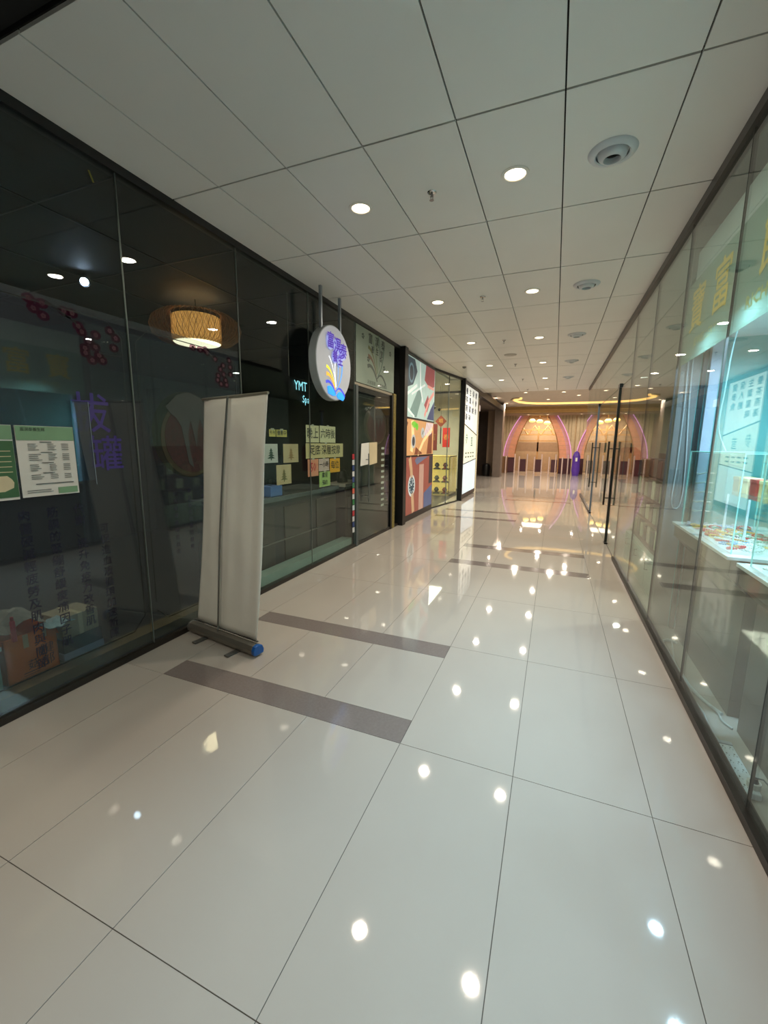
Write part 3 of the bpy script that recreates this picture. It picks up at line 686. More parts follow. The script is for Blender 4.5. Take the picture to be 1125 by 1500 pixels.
sub(p1, 'grey_sleeve', (112, 140, 134), lambda F: F.poly([(8.45, 2.36), (9.0, 2.86), (9.3, 2.75), (8.9, 2.24), (8.6, 2.24)]), .0028)
sub(p1, 'red_strap', (150, 74, 78), lambda F: (F.poly([(9.45, 3.10), (9.55, 3.44), (10.28, 3.44), (10.28, 3.05), (9.9, 2.95)]), F.poly([(9.45, 2.55), (9.75, 2.80), (9.9, 2.6), (9.7, 2.40)])))
sub(p1, 'pink_hand', (214, 150, 140), lambda F: (F.stroke([(9.5, 2.3), (9.8, 2.65), (10.25, 2.9)], .10), F.stroke([(9.7, 3.0), (10.25, 2.98)], .06)), .0045)
sub(p1, 'navy_cuff', (58, 70, 104), lambda F: F.poly([(9.7, 2.24), (10.3, 2.24), (10.3, 2.7), (10.0, 2.5)]), .0042)
sub(p2, 'green_leaf', (110, 190, 60), lambda F: (F.ell(8.75, 2.08, .18, .07, 14), F.ell(8.95, 2.04, .1, .08, 10)))
sub(p2, 'cream_strap', (238, 206, 150), lambda F: (F.stroke([(8.62, 2.16), (8.68, 1.85), (8.6, 1.5)], .18), F.stroke([(9.05, 1.43), (9.5, 1.75), (10.2, 2.05)], .10)))
sub(p2, 'shirt_stripes', (206, 206, 222), lambda F: [F.stroke([(9.55 + .12 * k, 1.86), (9.75 + .12 * k, 2.17)], .06) for k in range(5)])
sub(p2, 'brown_shadow', (120, 66, 44), lambda F: (F.poly([(8.18, 1.9), (8.35, 2.1), (8.18, 2.17)]), F.poly([(9.75, 1.43), (9.9, 1.86), (10.2, 1.95), (10.2, 1.43)]), F.poly([(8.9, 1.6), (9.4, 1.45), (9.2, 1.43), (8.8, 1.43)])))
sub(p2, 'silver_watch', (176, 180, 178), lambda F: (F.ell(8.72, 1.72, .15, .15), F.ell(9.4, 1.92, .14, .12)), .0045)
sub(p2, 'watch_face', (58, 62, 66), lambda F: F.ell(8.72, 1.72, .09, .1), .006)
sub(p2, 'watch_hand', (58, 62, 66), lambda F: F.stroke([(9.36, 1.88), (9.44, 1.97)], .03), .006)
sub(p3, 'tan_strap', (186, 152, 116), lambda F: (F.stroke([(8.5, 1.37), (8.62, 1.1), (8.66, .9)], .17), F.stroke([(8.7, .62), (8.75, .4), (8.8, .15)], .17)))
sub(p3, 'watch_case', (196, 206, 206), lambda F: F.ell(8.66, .76, .24, .24))
sub(p3, 'watch_dial', (30, 60, 74), lambda F: F.ell(8.66, .76, .18, .18), .0045)
sub(p3, 'hour_marks', (220, 230, 230), lambda F: ([F.stroke([(8.66 + .12 * math.cos(a), .76 + .12 * math.sin(a)), (8.66 + .16 * math.cos(a), .76 + .16 * math.sin(a))], .02) for a in [k * PI / 6 for k in range(12)]], F.stroke([(8.66, .76), (8.72, .86)], .02), F.stroke([(8.66, .76), (8.56, .80)], .016)), .006)
sub(p3, 'grey_fabric', (98, 104, 128), lambda F: F.poly([(9.0, 1.2), (9.9, 1.37), (9.0, 1.37), (8.85, 1.3)]))
sub(p3, 'cream_stripe', (176, 140, 124), lambda F: F.rect(9.2, 9.55, .14, 1.2))
sub(p3, 'blue_corner', (76, 88, 124), lambda F: F.poly([(9.6, .14), (10.3, .14), (10.3, .66), (9.6, .5)]))
sub(p3, 'dark_edge', (50, 44, 48), lambda F: F.rect(10.0, 10.32, .7, 1.37))
for s_ in (p1, p2, p3):
    for o in s_.children:  # writing/print is already in world coordinates; the panel sits at -parent.location
        o.location = (0, 0, 0)

# ================================================================ YELLOW-LIT GLASS SHOP
w2 = empty('window_2'); struct(w2)
SA, SB = Vector((XL, 10.36, 0)), Vector((-2.56, 12.34, 0)); SD = (SB - SA)
def slant(u0, u1, th, z0, z1):
    n_ = Vector((SD.y, -SD.x, 0)).normalized() * th; a, b = SA + SD * u0, SA + SD * u1
    return MB().prism([(a - n_ / 2)[:2] + (z0,), (b - n_ / 2)[:2] + (z0,), (b + n_ / 2)[:2] + (z0,), (a + n_ / 2)[:2] + (z0,)], (0, 0, z1 - z0))
for a, b in ((0, .495), (.505, .99)): slant(a, b, .012, .03, 3.47).build('pane', G_LEFT, w2)
slant(0, 1, .05, 0, .03).build('track', BLACK, w2); slant(0, 1, .05, 3.47, 3.53).build('track', BLACK, w2)
slant(.496, .504, .02, .03, 3.47).build('glass_joint', SIL2, w2)
sw = struct(MB().box(-6, XL - .13, 8.12, 8.2, 0, 3.56).box(-6.1, -6, 8.1, 16, 0, 3.56).box(-6, -2.7, 15.9, 16, 0, 3.56).build('wall_left', mat('cream_shop_wall', (206, 198, 172), .7)))
struct(MB().box(-6, XL - .03, 8.12, 12.3, 3.49, 3.6).box(-6, -2.62, 12.3, 14.7, 3.49, 3.6).build('ceiling', mat('pale_shop_ceiling', (190, 190, 180), .7)))
area('shop_light', (-4.2, 12.6, 3.44), 1.6, 280, (1, .93, .74), size_y=3.0)
t = thing('lit_showcase', 'glass showcase glowing yellow beside the watch lightbox', 'showcase', (-3.55, 13.7, 0))
YG = mat('yellow_glow_back', (240, 206, 116), .5, emit=.8)
MB().box(-.47, .47, .49, .52, .05, 1.26).build('back_panel', YG, t); MB().box(-.47, -.44, -.5, .49, .05, 1.26).build('back_panel', YG, t); MB().box(-.47, .47, -.52, .52, 0, .05).build('plinth', mat('cream_plinth', (190, 170, 110), .5), t)
for z in (.42, .84): MB().box(-.43, .45, -.5, .48, z, z + .012).build('shelf', G_CASE, t)
MB().box(.46, .466, -.51, .5, .05, 1.26).build('side_pane', G_CASE, t); MB().box(-.46, .46, -.516, -.51, .05, 1.26).build('front_pane', G_CASE, t); MB().box(-.47, .47, -.52, .52, 1.26, 1.29).build('top', mat('gold_top', (206, 176, 96), .4), t)
for x, y in ((-.46, -.51), (.46, -.51), (.46, .51)): MB().box(x - .01, x + .01, y - .01, y + .01, .05, 1.26).build('post', mat('bronze_post', (110, 88, 48), .4), t)
for i in range(9):
    z = (.855, .435, .052)[i // 3]; x = (-.28, 0, .28)[i % 3]
    c = ((60, 50, 36), (150, 60, 40), (90, 80, 60))[(i * 2) % 3]
    t2 = thing('ornament', ('small carved ornament, %s on the %s shelf of the yellow showcase' % (('left', 'middle', 'right')[i % 3], ('top', 'middle', 'bottom')[i // 3])), 'ornament', (-3.55 + x, 13.4, z))
    MB().lathe([(.001, 0), (.08, 0), (.09, .03), (.04, .07), (.09, .12), (.05, .2), (.001, .22)], 12).build('body', mat('orn_%d' % c[0], c, .4), t2, smooth=True)
    MB().box(-.11, .11, -.07, .07, 0, .02).build('base', mat('orn_base', (44, 34, 26), .5), t2)
def hang(label, y, z, w_, h, rgb, diamond=False, txt='福', X=-3.3):
    t = thing('new_year_decoration', label, 'decoration', (X, y, z))
    F = Flat('F', (0, y, 0), .01)
    if diamond: F.poly([(X, z - w_), (X + w_, z), (X, z + w_), (X - w_, z)])
    else: F.rect(X - w_ / 2, X + w_ / 2, z - h / 2, z + h / 2)
    F.build('board', mat('deco_%d_%d' % (rgb[0], rgb[1]), rgb, .5), t)
    F = Flat('F', (0, y - .012, 0)); F.text(txt, X, z, w_ * .8); F.build('writing', mat('gold_ink', (226, 170, 80), .4), t)
    MB().tube([(0, 0, h / 2 if not diamond else w_), (0, 0, 3.49 - z)], .003, 5).build('string', BLACK, t)
    if diamond: MB().tube([(0, 0, -w_), (0, 0, -w_ - .5)], .02, 6).build('tassel', mat('tassel_grey', (80, 70, 66), .7), t)
hang('reddish brown diamond new year charm hanging in the bright shop', 12.76, 2.36, .18, .4, (150, 66, 34), True)
hang('bright red hanging scroll right of the diamond charm', 13.5, 1.88, .24, .62, (200, 40, 16), txt='春')
hang('faded red hanging scroll left of the diamond charm', 11.85, 1.86, .28, .75, (190, 90, 74), txt='吉')
t = thing('track_lights', 'black track lights hanging on thin rods in the bright shop', 'track light', (-3.5, 12.6, 2.72))
for y in (-.55, .1, .75):
    MB().tube([(0, y, .1), (0, y, .77)], .004, 5).build('rod', BLACK, t); MB().cyl((0, y - .08, .03), (0, y + .08, .06), .045, .03, n=12).build('lamp_head', BLACK, t)
t = thing('display_counter', 'grey stone counter with small goods behind the bright shop glass', 'counter', (-4.6, 12.6, 0))
MB().box(-.3, .3, -1.3, 1.3, 0, 1.3).build('body', mat('stone_counter', (150, 140, 120), .6), t); MB().box(-.32, .32, -1.32, 1.32, 1.3, 1.36).build('counter_top', mat('dark_top', (90, 84, 76), .4), t)
for i in range(6): MB().lathe([(.001, 0), (.08, 0), (.1, .1), (.06, .2), (.001, .24)], 12, (0.05, -1.05 + .4 * i, 1.36)).build('jar', mat('jar_grey', (130, 126, 116), .4), t, smooth=True)

# post and white lightbox
struct(MB().box(-2.62, -2.48, 12.25, 12.34, 0, CH - .005).build('trim_5', BLACK))
t = thing('poster_lightbox', 'tall white glowing lightbox printed with rows of characters', 'lightbox', (-2.53, 13.55, 0))
MB().box(-.10, .0, -1.205, 1.2, .02, 3.50).build('case', BLACK, t, bevel=.004)
XW = -2.53 + .001
F = Flat('L', (XW, 0, 0), .003); F.poly([(12.42, 2.30), (14.68, 2.0), (14.68, 3.40), (12.42, 3.40)]); F.build('upper_sheet', em('white_sheet', (236, 238, 230), .62), t)
F = Flat('L', (XW, 0, 0), .003); F.poly([(12.42, 1.08), (14.68, 1.20), (14.68, 1.96), (12.42, 2.26)]); F.build('middle_sheet', em('cream_sheet', (232, 234, 214), .62), t)
F = Flat('L', (XW, 0, 0), .003); F.poly([(12.42, .16), (14.68, .16), (14.68, 1.17), (12.42, 1.05)]); F.build('lower_sheet', em('blue_white_sheet', (216, 232, 240), .62), t)
F = Flat('L', (XW + .004, 0, 0))
for i, ch in enumerate('養生保健茶葉人參燕窩鮑魚海味'): F.text(ch, 12.75 + .50 * (i % 4), 3.22 - .25 * (i // 4), .21, 1.5, offset=.005)
F.build('writing', mat('dark_blue_ink', (40, 50, 80), .6), t)
F = Flat('L', (XW + .004, 0, 0)); F.text('參', 12.95, 1.80, .36); F.text('茸', 13.8, 1.72, .36); F.build('teal_writing', mat('teal_ink', (60, 130, 124), .6), t)
F = Flat('L', (XW + .004, 0, 0))
for i in range(8): F.rect(12.8 + .4 * (i % 4), 13.05 + .4 * (i % 4), 1.38 - .12 * (i // 4), 1.42 - .12 * (i // 4))
F.build('small_lines', mat('light_ink', (120, 130, 120), .6), t)

# ================================================================ RIGHT SHOPFRONT
struct(MB().box(XR - .03, XR + .03, -5, 15.6, 3.46, 3.56).build('trim_6', BLACK))
struct(MB().box(XR - .035, XR + .03, -5, 6.85, 0, .045).box(XR - .035, XR + .03, 11.65, 15.7, 0, .045).build('trim_7', mat('black_rail', (30, 27, 25), .35)))
w3 = empty('window_3'); struct(w3)
rj = [-3.5, -2.4, -1.25, -.1, 1.04, 2.16, 3.27, 4.41, 5.6, 6.85]
for a, b in zip(rj[:-1], rj[1:]): MB().box(XR - .006, XR + .006, a + .002, b - .002, .045, 3.46).build('pane', G_RIGHT, w3)
for y in rj: MB().box(XR - .007, XR + .007, y - .0025, y + .0025, .045, 3.46).build('glass_joint', mat('dark_joint', (50, 56, 54), .4), w3)
for a, b in ((6.86, 7.86), (7.99, 9.0), (9.0, 10.3), (10.3, 11.62)): pass
MB().box(XR - .006, XR + .006, 6.86, 11.64, 2.62, 3.46).build('pane', G_RIGHT, w3)
for a, b in ((11.66, 12.95), (12.96, 14.25), (14.26, 15.55)): MB().box(XR - .006, XR + .006, a, b, .045, 3.46).build('pane', G_RIGHT, w3)
for y in (12.955, 14.255, 15.56): MB().box(XR - .007, XR + .007, y - .006, y + .006, .045, 3.46).build('glass_joint', mat('pale_joint', (180, 176, 160), .4), w3)
def glass_door(n, y0, y1, ys, col, hy):
    d = empty('door_%d' % n); struct(d)
    MB().box(XR - .006, XR + .006, y0 + .01, ys - .03, .02, 2.60).box(XR - .006, XR + .006, ys + .03, y1 - .01, .02, 2.60).build('door_pane', G_RIGHT, d)
    MB().box(XR - .025, XR + .025, ys - .03, ys + .03, .03, 2.62).build('stile', col, d)
    MB().box(XR - .03, XR + .03, ys - .10, ys + .10, 2.60, 2.66).build('patch_fitting', BLACK, d)
    MB().box(XR - .03, XR + .03, ys - .08, ys + .08, 0.002, .03).build('floor_spring', BLACK, d)
    for sx in (-1, 1):
        x = XR + sx * .085
        MB().tube([(x, hy, .66), (x, hy, 1.74)], .016, 10).cyl((XR, hy, .78), (x, hy, .78), .009, n=8).cyl((XR, hy, 1.62), (x, hy, 1.62), .009, n=8).build('pull_handle', mat('dark_handle', (84, 74, 66), .3, .8), d)
glass_door(2, 6.86, 9.2, 7.95, BLACK, 8.03)
glass_door(3, 9.22, 11.64, 11.50, mat('silver_stile', (120, 132, 150), .3, .5), 11.40)
# interior shells
TEAL = mat('teal_gloss_wall', (104, 168, 164), .2, var=.05, scale=2)
struct(MB().box(XR + .03, 1.10, 4.42, 4.52, 0, 3.5).build('wall_partition', mat('grey_partition', (118, 118, 116), .5)))
struct(MB().box(1.10, 5.0, 4.42, 4.52, 0, 3.5).build('wall_partition', TEAL))
struct(MB().box(5.0, 5.1, -5, 16, 0, 3.56).build('wall_right', mat('pale_right_wall', (206, 216, 214), .6)))
struct(MB().box(.99, 5.0, -4, 4.42, 2.56, 3.24).build('ceiling', mat('shop_bulkhead_white', (222, 226, 226), .6)))
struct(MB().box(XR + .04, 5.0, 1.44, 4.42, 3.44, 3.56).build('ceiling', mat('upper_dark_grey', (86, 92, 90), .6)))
for i, (x, y, pw) in enumerate(((2.2, 1.2, 22), (2.2, 3.1, 34), (3.8, 2.2, 30))):
    area('shop_light', (x, y, 2.55), 1.0, pw, COOL, size_y=1.0)
for k, y in enumerate((.9, 1.6, 2.3, 3.0, 3.7)):
    t = thing('shop_spotlight', 'small cool spotlight under the bulkhead of the right shop, %s of five' % ('nearest', 'second nearest', 'third nearest', 'second farthest', 'farthest')[k], 'light', (1.12, y, 2.56), 'cool spotlights under the right shop bulkhead')
    MB().cyl((0, 0, 0), (0, 0, -.05), .05, n=20).build('can', WHITE, t, smooth=True)
    area('lamp', (0, 0, -.053), .085, 28, (.56, .76, 1), parent=t, spread=2.9)
t = thing('slotted_post', 'white slotted shelf post with short hooks inside the right shop', 'shelf post', (1.185, 4.38, 0))
MB().box(-.035, .035, -.03, .03, 0, 2.55).build('upright', mat('white_post', (170, 180, 196), .35), t)
for z in (1.12, 1.20, 1.28, 1.36, 1.44): MB().tube([(-.03, -.03, z), (-.03, -.10, z), (.0, -.14, z + .015), (.06, -.14, z + .01)], .006, 6).build('hook', WHITE, t)
struct(MB().box(1.105, 1.135, 4.37, 4.42, 0, 2.56).build('trim_8', BLACK))
# counters
CT = mat('taupe_laminate', (70, 60, 52), .35, spec=.5)
def counter(label, y0, y1, side):
    t = thing('display_counter', label, 'counter', (1.0, (y0 + y1) / 2, 0)); yc = (y0 + y1) / 2
    b = MB(); prof = [(.12, 0), (.12, .80), (.02, .90), (.02, 1.00), (.62, 1.00), (.62, 0)]
    b.prism([(x, y0 - yc, z) for x, z in prof], (0, y1 - y0, 0)); b.build('body', CT, t, bevel=.003)
    MB().box(.0, .64, y0 - yc - .005, y1 - yc + .005, 1.0, 1.022).build('worktop', mat('white_worktop', (222, 220, 218), .25), t, bevel=.003)
    return t
counter('taupe display counter with white top, farther of the two', 3.01, 4.27, 0)
counter('taupe display counter with white top, nearer of the two', 1.0, 2.86, 1)
def showcase(label, y0, y1):
    t = thing('glass_showcase', label, 'showcase', (1.02, (y0 + y1) / 2, 1.023)); yc = (y0 + y1) / 2; a, b = y0 - yc, y1 - yc
    for (x0, x1, p, q, z0, z1) in ((.02, .026, a, b, 0, .6), (.50, .506, a, b, 0, .6), (.026, .5, a, a + .006, 0, .6), (.026, .5, b - .006, b, 0, .6), (.02, .506, a, b, .6, .607)):
        MB().box(x0, x1, p, q, z0, z1).build('glass_side', G_CASE, t)
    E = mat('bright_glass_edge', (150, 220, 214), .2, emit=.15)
    e = MB()
    for x in (.022, .504):
        for y in (a + .002, b - .002): e.box(x - .003, x + .003, y - .003, y + .003, 0, .61)
    e.box(.018, .024, a, b, .603, .609).box(.502, .508, a, b, .603, .609).box(.02, .506, a - .002, a + .004, .603, .609).box(.02, .506, b - .004, b + .002, .603, .609)
    e.build('polished_edges', E, t)
    for z in (.30,): MB().box(.20, .49, a + .02, b - .02, z, z + .006).build('glass_shelf', G_CASE, t)
    for y in (a + .35, b - .35): MB().box(.19, .202, y - .006, y + .006, 0, .30).build('shelf_post', mat('white_metal', (230, 234, 238), .3), t)
    return t
showcase('glass showcase on the farther counter', 3.08, 4.15); showcase('glass showcase on the nearer taupe counter', 1.15, 2.80)
# goods in the showcases: bracelets, pouches, cards
random.seed(11)
BC = {'red': (206, 40, 46), 'yellow': (232, 176, 60), 'white': (226, 222, 216), 'blue': (120, 160, 200), 'pink': (222, 130, 140), 'black': (40, 40, 44), 'jade': (90, 160, 130), 'gold': (190, 140, 60)}
proto = {}
def bracelet(c, r):
    key = (c, r)
    if key not in proto:
        b = MB(); n = 18
        for k in range(n):
            a = 2 * PI * k / n; x, y = r * math.cos(a), r * math.sin(a); q = r * PI / n * .98
            b.lathe([(.0003, -q), (q * .75, -q * .65), (q, 0), (q * .75, q * .65), (.0003, q)], 6, (x, y, q))
        proto[key] = b
        o = b.build('bracelet', mat('bead_' + c, BC[c], .3, var=.25, scale=60), smooth=True); proto[key] = o; return o
    o = proto[key].copy(); COL.objects.link(o); return o
SHN = [('farther', 3.16, 4.05), ('nearer', 1.75, 2.72)]
grid = []
for nm, y0, y1 in SHN:
    ny = 13
    for i in range(4):
        for j in range(ny): grid.append((nm, i, j, 1.105 + i * .10 + random.uniform(-.012, .012), y0 + (j + .5) * (y1 - y0) / ny + random.uniform(-.015, .015)))
rown = ['front', 'second', 'third', 'back']; posn = ['first', 'second', 'third', 'fourth', 'fifth', 'sixth', 'seventh', 'eighth', 'ninth', 'tenth', 'eleventh', 'twelfth', 'thirteenth']
keys = list(BC)
for nm, i, j, x, y in grid:
    c = random.choice(keys if (i + j) % 3 else ['red', 'yellow', 'white'])
    o = bracelet(c, random.choice((.030, .038, .044)))
    o.location = (x, y, 1.0245); o.rotation_euler = (random.uniform(-.25, .25), random.uniform(-.25, .25), random.uniform(0, 3))
    o.location.z += .011
    tag(o, '%s bead bracelet in the %s case, %s row, %s from the near end' % (c, nm, rown[i], posn[j]), 'bracelet', 'bead bracelets laid out in the glass showcases')
# upper shelf goods
random.seed(5)
for nm, y0, y1 in (('farther', 3.15, 4.05), ('nearer', 1.8, 2.75)):
    for j in range(6):
        y = y0 + (j + .5) * (y1 - y0) / 6; c = [(222, 190, 110), (206, 150, 70), (216, 200, 150), (196, 60, 56), (230, 214, 160), (180, 150, 90)][j]
        t = thing('gift_box', '%s gift box on the shelf of the %s case, %s from the near end' % (('yellow', 'amber', 'cream', 'red', 'pale yellow', 'brown')[j], nm, posn[j]), 'box', (1.36, y, 1.3295), 'gift boxes on the showcase shelves')
        MB().box(-.05, .05, -.055, .055, 0, .09).build('base', mat('gift_%d_%d' % (c[0], c[1]), c, .5), t, bevel=.003); MB().box(-.053, .053, -.058, .058, .09, .115).build('lid', mat('giftlid_%d' % c[0], tuple(min(255, v + 14) for v in c), .4), t, bevel=.003)
# folding fans and cards in front
random.seed(8)
for k, (nm, x, y, c) in enumerate((('pale blue', 1.16, 2.55, 'blue'), ('white', 1.14, 2.25, 'white'))):
    t = thing('silk_pouch', '%s silk pouch on top of the bracelets, %s case' % (nm, 'nearer' if y < 3 else 'farther'), 'pouch', (x, y, 1.045))
    MB().lathe([(.001, .0), (.045, .002), (.055, .02), (.04, .045), (.016, .058), (.022, .078), (.001, .07)], 16).build('bag', mat('bead_' + c, BC[c], .5), t, smooth=True); MB().tube([(.018 * math.cos(a), .018 * math.sin(a), .058) for a in [i * PI / 5 for i in range(10)]], .004, 5, True).build('drawstring', WHITE, t)
t = thing('display_tray', 'dark blue tray of charms at the far end of the showcase', 'tray', (1.12, 4.09, 1.0245)); MB().box(-.07, .3, -.04, .04, 0, .012).build('tray', mat('navy_tray', (50, 60, 90), .5), t)
for i in range(6): MB().lathe([(.001, 0), (.018, 0), (.012, .02), (.001, .024)], 10, (-.05 + .06 * i, 0, .012)).build('charm', mat('charm_silver', (190, 196, 210), .3, .6), t)

# power strip and cables
t = thing('power_strip', 'white multi-socket power strip on the floor behind the right glass', 'power strip', (.995, 2.475, .002))
MB().box(-.036, .036, -.195, .195, 0, .032).build('housing', mat('strip_white', (214, 226, 236), .3), t, bevel=.005)
for i in range(6):
    for sx in (-1, 1):
        o = MB(); x = sx * .017; y = -.155 + .058 * i
        o.box(x - .003, x + .003, y + .008, y + .016, .0322, .0326).box(x - .009, x - .006, y - .006, y, .0322, .0326).box(x + .006, x + .009, y - .006, y, .0322, .0326); o.build('socket', BLACK, t)
MB().box(-.034, .034, .165, .19, .0322, .038).build('switch', mat('switch_grey', (150, 160, 172), .4), t)
t = thing('plug', 'round white and grey plug in the near end of the power strip', 'plug', (1.012, 2.33, .036)); MB().cyl((0, 0, 0), (0, 0, .028), .028, n=20).build('body', WHITE, t, smooth=True); MB().cyl((0, 0, .028), (0, 0, .05), .018, .012, n=14).build('neck', mat('plug_grey', (80, 84, 90), .4), t); MB().tube([(0, 0, .05), (.02, -.03, .07), (.05, -.10, .05), (.06, -.2, .012)], .004, 6).build('cord', mat('plug_grey', (80, 84, 90), .4), t)
def smoothpts(p, n=6):
    out = []
    P_ = [p[0]] + list(p) + [p[-1]]
    for i in range(1, len(P_) - 2):
        for k in range(n):
            t_ = k / n; a, b, c, d = (Vector(q) for q in P_[i - 1:i + 3])
            out.append(.5 * ((2 * b) + (c - a) * t_ + (2 * a - 5 * b + 4 * c - d) * t_ * t_ + (3 * b - a - 3 * c + d) * t_ ** 3))
    out.append(Vector(p[-1])); return out
CABW = mat('white_cable', (176, 182, 184), .4)
o = MB().tube(smoothpts([(.985, 2.675, .018), (.972, 2.80, .008), (.99, 2.98, .006), (.975, 3.15, .006), (1.0, 3.35, .006), (.985, 3.62, .006), (1.02, 3.86, .006), (1.06, 4.1, .02)]), .0055, 8).build('thin_cable', CABW); tag(o, 'thin white cable running from the power strip along the glass', 'cable')
o = MB().tube(smoothpts([(1.09, 3.0, .012), (1.05, 3.08, .012), (1.01, 3.20, .012), (.985, 3.36, .012), (.975, 3.6, .012), (.972, 3.85, .012), (.975, 4.0, .012), (1.03, 4.06, .012), (1.08, 4.02, .012)]), .011, 10).build('thick_cable', mat('grey_white_conduit', (186, 196, 200), .5)); tag(o, 'thick pale conduit curving on the floor behind the right glass', 'cable')
o = MB().tube(smoothpts([(1.10, 2.86, .008), (1.07, 2.93, .008), (1.075, 3.0, .008), (1.05, 3.05, .026)]), .006, 8).build('short_cable', CABW); tag(o, 'short cable tail branching off the thick conduit', 'cable')
o = MB().tube(smoothpts([(.995, 4.385, 2.55), (1.01, 4.385, 2.0), (1.01, 4.385, 1.5), (1.0, 4.385, 1.2), (1.03, 4.385, 1.12), (1.07, 4.385, 1.18), (1.075, 4.385, 1.45), (1.04, 4.385, 2.1), (1.03, 4.385, 2.55)]), .0045, 8).build('hanging_cable', CABW); tag(o, 'white cable hanging in a long loop on the grey partition', 'cable')
o = MB().tube(smoothpts([(1.05, 3.42, 2.55), (1.05, 3.55, 2.35), (1.05, 3.60, 2.05), (1.05, 3.62, 1.80), (1.12, 3.66, 1.64)]), .0045, 8).build('drop_cable', mat('pale_blue_cable', (170, 214, 218), .3)); tag(o, 'pale cable dropping behind the frosted banner to the showcase', 'cable')
# frosted banner with yellow characters
t = thing('frosted_banner', 'frosted green band with big yellow characters on the right glass', 'window film', (XR + .012, 2.7, 2.34))
F = Flat('R', (XR + .0125, 0, 0)); F.rect(-4.40, -.9, 2.34, 2.96); F.build('band', F_BAN, t)
YL = mat('yellow_vinyl', (238, 196, 30), .5)
F = Flat('R', (XR + .010, 0, 0))
for (y, ch) in ((4.06, '寶'), (3.55, '富'), (2.80, '飾'), (2.15, '珠')): F.text(ch, -y, 2.70, .36, .95, offset=.004)
F.build('large_writing', YL, t)
F = Flat('R', (XR + .010, 0, 0)); F.text('JEWELLERY', -3.80, 2.46, .09, 1.1); F.text('RICH', -2.95, 2.46, .10, 1.2, offset=.003); F.build('small_writing', mat('pale_yellow_vinyl', (196, 190, 84), .5), t)
# neighbouring unit on the right
struct(MB().box(XR + .03, 5.0, 15.6, 15.75, 0, 3.56).build('wall_right', mat('beige_end_wall', (176, 166, 146), .6)))
struct(MB().box(XR + .04, 5.0, 4.53, 15.6, 3.47, 3.56).build('ceiling', mat('unit_ceiling', (150, 148, 140), .6)))
for y, pw in ((5.2, 50), (9.0, 30), (13.0, 26)): area('shop_light', (2.0, y, 3.44), .16, pw, (1, .95, .85))
t = thing('low_cabinet', 'low pale cabinet with small dark handles behind the right glass', 'cabinet', (1.28, 5.85, 0))
MB().box(-.2, .25, -1.25, 1.2, 0, .42).build('body', mat('pale_mint_laminate', (176, 190, 178), .35), t, bevel=.004)
for i in range(3):
    d = MB().box(-.212, -.2, -1.03 + .68 * i, -.37 + .68 * i, .03, .40).build('door', mat('pale_mint_laminate', (176, 190, 178), .35), t); MB().tube([(-.212, -.5 + .68 * i, .28), (-.24, -.5 + .68 * i, .28), (-.24, -.5 + .68 * i, .36), (-.212, -.5 + .68 * i, .36)], .005, 6).build('handle', BLACK, d)
t = thing('display_rack', 'dark red rack of boxed goods above the low cabinet', 'rack', (1.28, 6.15, .422))
DR = mat('oxblood_wood', (72, 30, 30), .4)
MB().box(.10, .13, -.9, .9, 0, 1.15).build('back_board', DR, t); MB().box(-.14, .13, -.9, .9, 0, .03).build('base_board', DR, t)
for z in (.28, .56, .84): MB().box(-.13, .12, -.9, .9, z, z + .015).build('shelf', DR, t)
for r_ in range(4):
    for q in range(8):
        c = [(40, 34, 34), (196, 200, 170), (70, 72, 74), (150, 156, 130)][(r_ + q) % 4] if r_ < 3 else [(110, 24, 26), (60, 20, 22)][q % 2]
        MB().box(-.11, .05, -.86 + .22 * q, -.70 + .22 * q + (.02 if r_ == 3 else 0), .032 + .2805 * r_ - (.002 if r_ else 0) + .001, .032 + .28 * r_ + random.uniform(.17, .235)).build('boxed_good', mat('good_%d_%d' % (c[0], c[1]), c, .5), t)
t = thing('clothes_rack', 'rail of dark red and black garments in the far right shop', 'clothes rack', (1.8, 12.6, 0))
MB().tube([(0, -.7, 0), (0, -.7, 1.7), (0, .7, 1.7), (0, .7, 0)], .012, 8).build('rail', CHROME, t)
for i in range(14):
    y = -.6 + .09 * i; c = [(110, 24, 30), (40, 36, 38), (140, 50, 46), (90, 30, 34)][i % 4]
    MB().prism([(-.2, y, .75), (.2, y, .72), (.22, y, 1.5), (.05, y, 1.64), (-.05, y, 1.64), (-.22, y, 1.5)], (0, .04, 0)).build('garment', mat('cloth_%d_%d' % (c[0], c[1]), c, .8), t)

# ================================================================ ROLL-UP BANNER (seen from behind)
t = thing('rollup_banner', 'roll-up banner stand turned with its blank pale back to the corridor', 'banner stand', (-2.42, 2.53, 0))
bx = Vector((-2.98 + .12, 2.66)); # base line ends
A = Vector((-2.865, 2.595)); B = Vector((-2.075, 2.465)); d2 = (B - A).normalized(); nrm = Vector((d2.y, -d2.x))   # nrm faces the camera side
ctr = Vector((-2.42, 2.53))
def bp(u, s_, z):  # u along base 0..1, s_ toward the camera
    p = A + (B - A) * u + nrm * s_; return (p.x - ctr.x, p.y - ctr.y, z)
ALU = mat('anodised_base', (128, 122, 112), .35, .55)
prof = [(-.045, .018), (-.05, .05), (-.035, .085), (.0, .098), (.035, .090), (.052, .06), (.050, .03), (.040, .016)]
b = MB(); b.prism([bp(0.0, s_, z) for s_, z in prof], (B - A).to_3d()); b.build('base_cassette', ALU, t, bevel=.004)
MB().prism([bp(.0, -.03, .105), bp(1, -.03, .105), bp(1, -.01, .105), bp(0, -.01, .105)], (0, 0, .004)).build('slot_lip', mat('slot_dark', (60, 58, 54), .4), t)
b = MB(); b.prism([bp(1.0, s_, z) for s_, z in prof], (d2 * .035).to_3d()); b.build('end_cap', mat('blue_plastic', (24, 88, 160), .35), t, bevel=.006)
